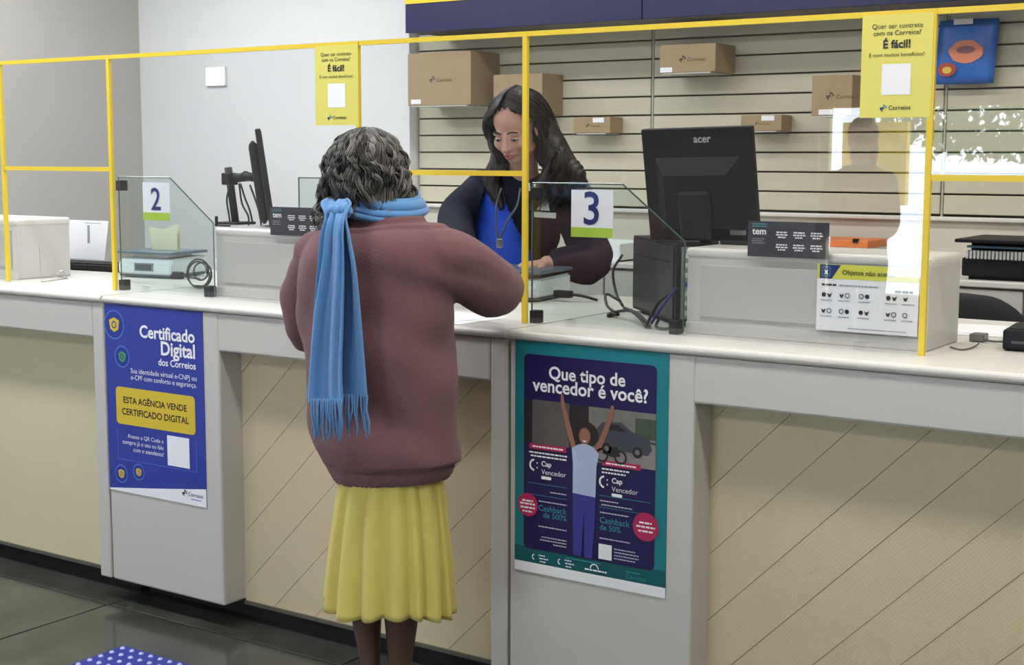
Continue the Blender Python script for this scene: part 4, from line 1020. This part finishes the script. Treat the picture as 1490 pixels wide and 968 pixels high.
# ---------------------------------------------------------------- clerk
cl = thing('person', 'person with long dark hair, navy blazer and blue shirt standing behind the counter', 'person', (-2.80, 1.15, 0))
HY = .86
hd = at(751, 187, HY)
R = Matrix.Rotation(math.radians(7), 3, 'Z') @ Matrix.Rotation(math.radians(24), 3, 'X')    # bows the head; face looks to -Y
HM = Matrix.Translation(hd) @ R.to_4x4() @ Matrix.Diagonal((.94, .94, .94, 1))
def hp(x, y, z): return HM @ V3(x, -y, z)          # y = forward out of the face
neck = at(762, 262, .97); chest = at(745, 330, 1.0)
clL = at(700, 268, .99); clR = at(833, 282, 1.03)     # shoulders (picture left, right)
eLc = at(662, 322, .84); wLc = V3(-2.50, .42, 1.10)
eRc = at(862, 386, .97); wRc = at(796, 383, .84)
bm = bmesh.new()
def E_(x, y, z, rx, ry, rz, rot=None): 
    q = bmesh.ops.create_uvsphere(bm, u_segments=24, v_segments=16, radius=1)
    for v in q['verts']: v.co = hp(v.co.x*rx+x, v.co.y*ry+y, v.co.z*rz+z)
E_(0, -.012, .035, .074, .093, .086); E_(0, .022, -.025, .062, .068, .078); E_(0, .045, -.082, .030, .032, .028)
for sx in (-1, 1):
    E_(sx*.036, .055, -.028, .026, .028, .028); E_(sx*.075, -.012, -.012, .008, .018, .028); E_(sx*.032, .076, .012, .018, .012, .007)
    E_(sx*.030, .072, -.004, .0135, .0135, .0115); E_(sx*.0125, .094, -.038, .0075, .009, .0075); E_(sx*.04, .01, -.065, .022, .04, .022)
tube(bm, [hp(0, .084, .008), hp(0, .093, -.012), hp(0, .104, -.034)], [.0065, .008, .0115], 10)
tube(bm, [hp(-.020, .083, -.0625), hp(0, .0925, -.060), hp(.020, .083, -.0625)], [.003, .0058, .003], 8); tube(bm, [hp(-.016, .083, -.070), hp(0, .0915, -.071), hp(.016, .083, -.070)], [.003, .0065, .003], 8)
tube(bm, [hp(0, -.03, -.05), neck+V3(0, 0, .02), neck+V3(-.02, .05, -.09)], [.052, .05, .07], 16)
TX = [(-2.80, 1.13, .62, .16, .11), (-2.80, 1.12, .86, .17, .12), (-2.79, 1.09, 1.03, .145, .105), (-2.775, 1.05, 1.18, .165, .11), (-2.76, 1.02, 1.29, .17, .10), (-2.745, .99, 1.36, .13, .075), (-2.74, .98, 1.40, .06, .055)]
rings(bm, [(x, y, z, a-.02, b-.02) for x, y, z, a, b in TX], 28)
tube(bm, [clL, eLc, wLc], [.045, .036, .025], 12); tube(bm, [clR, eRc, wRc], [.045, .036, .025], 12)
hand(bm, wLc, (.65, -.7, -.15), (0, 0, -1), .92, .6, -1); hand(bm, wRc, (-.55, -.8, -.12), (0, 0, -1), .92, .55, 1)
for sx in (-.085, .085): tube(bm, [(-2.80+sx, 1.13, .80), (-2.80+sx, 1.14, .46), (-2.80+sx, 1.16, .09)], [.085, .055, .035], 14); foot(bm, (-2.80+sx, 1.16, .09), (0, -1, 0), .95)
cb = solid('body', bm, M_skin, cl, .0042, 3); cut_rel(cb, cl)
# face details
def fpart(name, P, r, m, flat=1):
    b = bmesh.new(); tube(b, [hp(*p) for p in P], r, 8, 4); o = fin(name, b, m, cb, True); o.matrix_parent_inverse = Matrix.Translation(-cl.location) if False else Matrix.Identity(4); return o
M_lip = mat('lip_colour', hexc(150, 62, 68), .4); M_brow = mat('brow', (.015, .01, .009), .7); M_eye = mat('eye_white', (.6, .58, .56), .2)
for sx in (-1, 1):
    fpart('eyebrow', [(sx*.013, .0915, .0175), (sx*.030, .091, .0235), (sx*.048, .080, .018)], [.0022, .0032, .0014], M_brow)
    b = bmesh.new(); q = bmesh.ops.create_uvsphere(b, u_segments=16, v_segments=10, radius=1)
    for v in q['verts']: v.co = hp(v.co.x*.0125+sx*.031, v.co.y*.0105+.0765, v.co.z*.0065-.0055)
    fin('eye', b, M_eye, cb, True)
    b = bmesh.new(); q = bmesh.ops.create_uvsphere(b, u_segments=12, v_segments=8, radius=1)
    for v in q['verts']: v.co = hp(v.co.x*.0058+sx*.031, v.co.y*.003+.0855, v.co.z*.0052-.0075)
    fin('iris', b, M_brow, cb, True)
    fpart('eyelash', [(sx*.0175, .085, -.0055), (sx*.031, .0895, -.0035), (sx*.046, .080, -.0065)], [.0012, .0021, .0012], M_brow)
    b = bmesh.new(); ell(b, hp(sx*.080, -.01, -.042), (.004, .004, .006)); fin('earring', b, mat('pearl', (.8, .8, .8), .2), cb, True)
fpart('upper_lip', [(-.0215, .0835, -.0635), (-.006, .0955, -.0605), (0, .0955, -.0615), (.006, .0955, -.0605), (.0215, .0835, -.0635)], [.0016, .0034, .0032, .0034, .0016], M_lip)
fpart('lower_lip', [(-.019, .083, -.066), (0, .0945, -.0715), (.019, .083, -.066)], [.0018, .0046, .0018], M_lip)
# shirt, trousers
bm = bmesh.new(); rings(bm, [(x, y, z, a-.004, b-.002) for x, y, z, a, b in TX[:6]], 32)
o = solid('shirt', bm, M_shirt, cl, .007, 3, lambda co, nr: co+nr*(.0025*np.sin(24*co[:, 0]+18*co[:, 2]))[:, None], lambda b: bmesh.ops.delete(b, geom=[v for v in b.verts if v.co.z > 1.345 or (v.co.z > 1.26 and abs(v.co.x+2.72) < .3*(v.co.z-1.26)+.0 and v.co.y < .97)], context='VERTS')); cut_rel(o, cl)
bm = bmesh.new(); rings(bm, [(-2.80, 1.13, .74, .175, .125), (-2.80, 1.12, .88, .168, .12), (-2.80, 1.12, .92, .15, .11)], 24)
for sx in (-.085, .085): tube(bm, [(-2.80+sx, 1.13, .80), (-2.80+sx, 1.14, .46), (-2.80+sx, 1.16, .10)], [.09, .068, .055], 14)
o = solid('trousers', bm, mat('dark_trousers', (.015, .016, .024), .8), cl, .01, 2); cut_rel(o, cl)
for sx in (-.085, .085): cut_rel(shoes('shoe', V3(-2.80+sx, 1.16, .09), (0, -1, 0), cl), cl)
# blazer
bm = bmesh.new()
BZ = [(-2.80, 1.12, .72, .195, .145), (-2.80, 1.11, .86, .195, .142), (-2.79, 1.08, 1.03, .172, .125), (-2.775, 1.05, 1.18, .185, .128), (-2.76, 1.02, 1.29, .195, .12), (-2.75, 1.0, 1.355, .165, .09), (-2.745, .985, 1.395, .10, .07)]
rings(bm, BZ, 36)
tube(bm, [clL+V3(.03, 0, -.02), (clL+eLc)/2, eLc, eLc.lerp(wLc, .5), eLc.lerp(wLc, .9)], [.068, .060, .054, .046, .038], 16)
tube(bm, [clR+V3(-.03, 0, -.02), (clR+eRc)/2, eRc, eRc.lerp(wRc, .5), eRc.lerp(wRc, .72)], [.068, .064, .058, .052, .045], 16)
def blz(co, nr):
    x, y, z = co.T
    return co+nr*(.004*np.sin(18*x+30*z+3*np.sin(6*x))+.003*np.sin(70*z+9*x)*np.exp(-((z-1.15)/.08)**2))[:, None]
def blzcut(b):
    kill = []
    for v in b.verts:
        x, y, z = v.co; hw = .022+.075*max(0, min(1, (1.37-z)/.26))
        if .875 < y < 1.0 and abs(x+2.735) < hw: kill.append(v)
    bmesh.ops.delete(b, geom=kill, context='VERTS')
bl = solid('blazer', bm, M_blz, cl, .0065, 5, blz, blzcut); cut_rel(bl, cl)
md = bl.modifiers.new('s', 'SOLIDIFY'); md.thickness = .005; md.offset = 1
# white chest print on the blazer
def emb(P, nm='chest_print'):
    b = bmesh.new()
    for Q in P: b.faces.new([b.verts.new(at(px, py, .885)) for px, py in Q])
    return b
bm = emb([[(777, 308), (809, 310), (809, 318), (777, 316)], [(786, 306), (790, 292), (795, 289), (798, 296), (800, 307)], [(780, 305), (786, 298), (784, 306)], [(768, 266), (771, 266), (772, 278), (769, 278)], [(775, 267), (780, 267), (782, 279), (778, 279)]])
o = fin('chest_print', bm, mat('pale_print', hexc(190, 186, 180), .6), cl); cut_rel(o, cl)
# lanyard
M_lan = mat('lanyard', hexc(70, 84, 90), .5, var=.6, vscale=120)
la = thing('lanyard', '', ''); del la['label']; del la['category']; la.parent = cl; cut_rel(la, cl)
for P in ([(729, 275, .885), (722, 300, .868), (722, 330, .868), (726, 348, .872)], [(757, 275, .885), (752, 300, .868), (738, 322, .868), (727, 348, .872)]):
    b = bmesh.new(); tube(b, [at(*p) for p in P], .0042, 6, 4, True, .4, (0, 1, 0)); fin('strap', b, M_lan, la, True)
p = at(727, 352, .872); b = bmesh.new(); abox(b, p.x-.012, p.x+.012, p.y-.003, p.y+.003, p.z-.02, p.z+.01, .002); fin('badge_clip', b, M_steel, la)
# hair
M_hair_d = vcol('dark_straight_hair', .38, (.006, .005, .005), (.045, .03, .025))
bm = bmesh.new()
E_(0, -.028, .047, .087, .098, .089); E_(0, -.052, -.02, .080, .062, .09)
def bunch(P, R_): tube(bm, P, R_, 14, 5)
def cutface(b):
    inv = HM.inverted(); kill = []
    for v in b.verts:
        q = inv @ v.co; y = -q.y
        if y > .012 and q.z < .088-.35*abs(q.x) and abs(q.x) < .064+.02 and q.z > -.12: kill.append(v)
    bmesh.ops.delete(b, geom=kill, context='VERTS')
bunch([hp(-.072, .02, .04), hp(-.084, .012, -.04), hp(-.082, .0, -.11), at(716, 262, .90), at(730, 300, .885)], [.018, .027, .03, .032, .012])
bunch([hp(-.06, -.05, .0), hp(-.08, -.05, -.08), at(722, 268, .97)], [.05, .045, .04])
bunch([hp(.06, -.05, .0), hp(.085, -.06, -.09), at(826, 262, 1.02), at(838, 285, 1.04)], [.05, .055, .055, .03])
bunch([hp(.078, -.02, .03), hp(.098, -.03, -.04), at(812, 236, .92), at(800, 268, .91), at(778, 300, .90)], [.022, .032, .042, .042, .018])
bunch([at(800, 225, .95), at(835, 250, .95), at(848, 266, .96)], [.05, .035, .018])
ch = solid('hair', bm, vcol('hair_dark_base', .5, (.010, .008, .008), (.01, .008, .008)), cl, .005, 4, lambda co, nr: co+nr*(.0015*np.sin(300*co[:, 0]+8*np.sin(20*co[:, 2])))[:, None], cutface); cut_rel(ch, cl)
st = []
def A3(v): return np.array(v)
G = [[hp(-.012, .066, .112), hp(-.050, .060, .078), hp(-.078, .03, .01), hp(-.090, .015, -.06), hp(-.088, .005, -.12), at(718, 268, .875), at(733, 302, .865)],
     [hp(-.005, .02, .138), hp(-.070, .01, .10), hp(-.096, -.02, .01), hp(-.098, -.03, -.08), at(708, 268, .95), at(716, 296, .93)],
     [hp(0, -.05, .137), hp(-.06, -.09, .09), hp(-.09, -.09, -.02), at(716, 262, 1.0), at(712, 285, 1.0)],
     [hp(.012, .066, .112), hp(.052, .056, .082), hp(.082, .02, .03), hp(.104, .0, -.03), at(808, 225, .88), at(790, 268, .865), at(768, 305, .865)],
     [hp(.005, .02, .138), hp(.07, .01, .10), hp(.10, -.03, .02), hp(.112, -.04, -.05), at(822, 235, .90), at(815, 272, .90), at(795, 300, .88)],
     [hp(.0, -.05, .137), hp(.07, -.08, .09), hp(.108, -.08, -.01), at(820, 225, .96), at(850, 262, .955), at(862, 280, .97)],
     [hp(.0, -.09, .11), hp(.05, -.13, .04), hp(.07, -.12, -.05), at(815, 250, 1.05), at(842, 285, 1.06), at(846, 300, 1.06)]]
GQ = [np.array([A3(p) for p in crom(g, 1)]) for g in G]
def resample(g, n=18):
    Q = np.array(crom(list(g), 8)); d = np.r_[0, np.cumsum(np.linalg.norm(np.diff(Q, axis=0), axis=1))]; t = np.linspace(0, d[-1], n)
    return np.stack([np.interp(t, d, Q[:, k]) for k in range(3)], 1)
GR = [resample(g) for g in GQ]
pairs = [(0, 1), (1, 2), (3, 4), (4, 5), (5, 6)]
for k in range(1500):
    a, b = pairs[k % 5]; w = rng.rand(); P = GR[a]*(1-w)+GR[b]*w
    # keep fullness over the skull
    off = rng.normal(size=3)*np.array([.004, .004, .003]); gr = np.linspace(.25, 1.8, 18)[:, None]
    c = A3(hd); d = P-c; r = np.linalg.norm(d, axis=1)[:, None]; P = np.where(r < .104, c+d/r*.104, P)
    P = P+off*gr+.0015*np.sin(np.linspace(0, 9, 18)+rng.uniform(0, 6))[:, None]
    st.append((P[:int(rng.uniform(14, 18.99))], float(rng.beta(1.2, 3))))
strand_mesh('hair_strands', st, M_hair_d, ch, .0014)

# ---------------------------------------------------------------- person seen in the reflection
bp_ = thing('person', 'person in dark clothes near the shop window, visible as reflection in right screen', 'person', (-3.02, -4.75, 0))
bx, by = -3.02, -4.75
bm = bmesh.new()
ell(bm, V3(bx, by, 1.56), (.075, .09, .10)); ell(bm, V3(bx, by+.03, 1.50), (.055, .06, .06)); tube(bm, [(bx, by+.10, 1.55), (bx, by+.115, 1.53)], [.008, .013], 8)
for sx in (-1, 1): ell(bm, V3(bx+sx*.077, by, 1.55), (.008, .018, .028)); ell(bm, V3(bx+sx*.03, by+.085, 1.565), (.013, .008, .007))
tube(bm, [(bx, by-.01, 1.5), (bx, by-.01, 1.38)], [.05, .06], 12)
rings(bm, [(bx, by, .8, .15, .11), (bx, by, 1.0, .14, .10), (bx, by, 1.2, .16, .11), (bx, by, 1.34, .16, .09), (bx, by, 1.40, .07, .06)], 20)
for sx in (-1, 1):
    tube(bm, [(bx+sx*.17, by, 1.32), (bx+sx*.2, by+.02, 1.07), (bx+sx*.16, by+.18, .98)], [.045, .036, .025], 12)
    hand(bm, (bx+sx*.16, by+.18, .98), (-sx*.3, .9, .1), (0, 0, -1), .95, .7, -sx)
    tube(bm, [(bx+sx*.09, by, .85), (bx+sx*.09, by, .48), (bx+sx*.09, by-.01, .09)], [.085, .055, .036], 12); foot(bm, (bx+sx*.09, by-.01, .09), (0, 1, 0))
o = solid('body', bm, M_skin, bp_, .007, 3); cut_rel(o, bp_)
M_bk = mat('black_clothes', (.014, .014, .017), .85)
bm = bmesh.new(); rings(bm, [(bx, by, .82, .18, .14), (bx, by, 1.0, .165, .125), (bx, by, 1.2, .185, .13), (bx, by, 1.33, .18, .11), (bx, by, 1.40, .09, .075)], 24)
for sx in (-1, 1): tube(bm, [(bx+sx*.16, by, 1.31), (bx+sx*.2, by+.02, 1.07), (bx+sx*.17, by+.14, 1.0)], [.062, .052, .042], 12)
cut_rel(solid('jacket', bm, M_bk, bp_, .009, 3), bp_)
bm = bmesh.new(); rings(bm, [(bx, by, .78, .175, .13), (bx, by, .9, .165, .12)], 20)
for sx in (-1, 1): tube(bm, [(bx+sx*.09, by, .85), (bx+sx*.09, by, .48), (bx+sx*.09, by-.01, .10)], [.092, .07, .055], 12)
cut_rel(solid('trousers', bm, M_bk, bp_, .009, 3), bp_)
for sx in (-1, 1): cut_rel(shoes('shoe', V3(bx+sx*.09, by-.01, .09), (0, 1, 0), bp_), bp_)
bm = bmesh.new(); ell(bm, V3(bx, by-.022, 1.585), (.09, .098, .10)); ell(bm, V3(bx, by-.05, 1.48), (.085, .06, .12)); ell(bm, V3(bx, by-.06, 1.38), (.07, .05, .10))
cut_rel(solid('hair', bm, MC['hair_dark_base'], bp_, .008, 3, None, lambda b: bmesh.ops.delete(b, geom=[v for v in b.verts if v.co.y > by+.03 and v.co.z < 1.62], context='VERTS')), bp_)
# yellow totem outside the window
t = thing('yellow_totem', 'yellow upright signboard outside the shop window, seen only as reflection', 'sign', (-4.22, -7.6, 0))
box('board', 0, .52, 0, .08, 1.08, 1.72, M_yel, t, .005); box('post', .22, .30, .02, .06, .04, 1.08, M_whitep, t); box('base', .02, .50, -.12, .2, -.02, .04, M_whitep, t)

# roots of loosely laid things go to the thing's own base
def rebase(name, loc):
    for o in bpy.data.objects:
        if o.name == name:
            loc = Vector(loc); o.location = loc
            for c in o.children: c.matrix_parent_inverse = Matrix.Translation(-loc)
rebase('monitor_stand', (pb.x, pb.y, 1.218)); rebase('computer_cables', tuple(zc(890, 456, 1.0))); rebase('cable_coil', tuple(at(291, 420, .33)))
rebase('wire_stand', tuple(wire_base)); rebase('terminal_lead', tuple(zc(1415, 505, 1.0)))
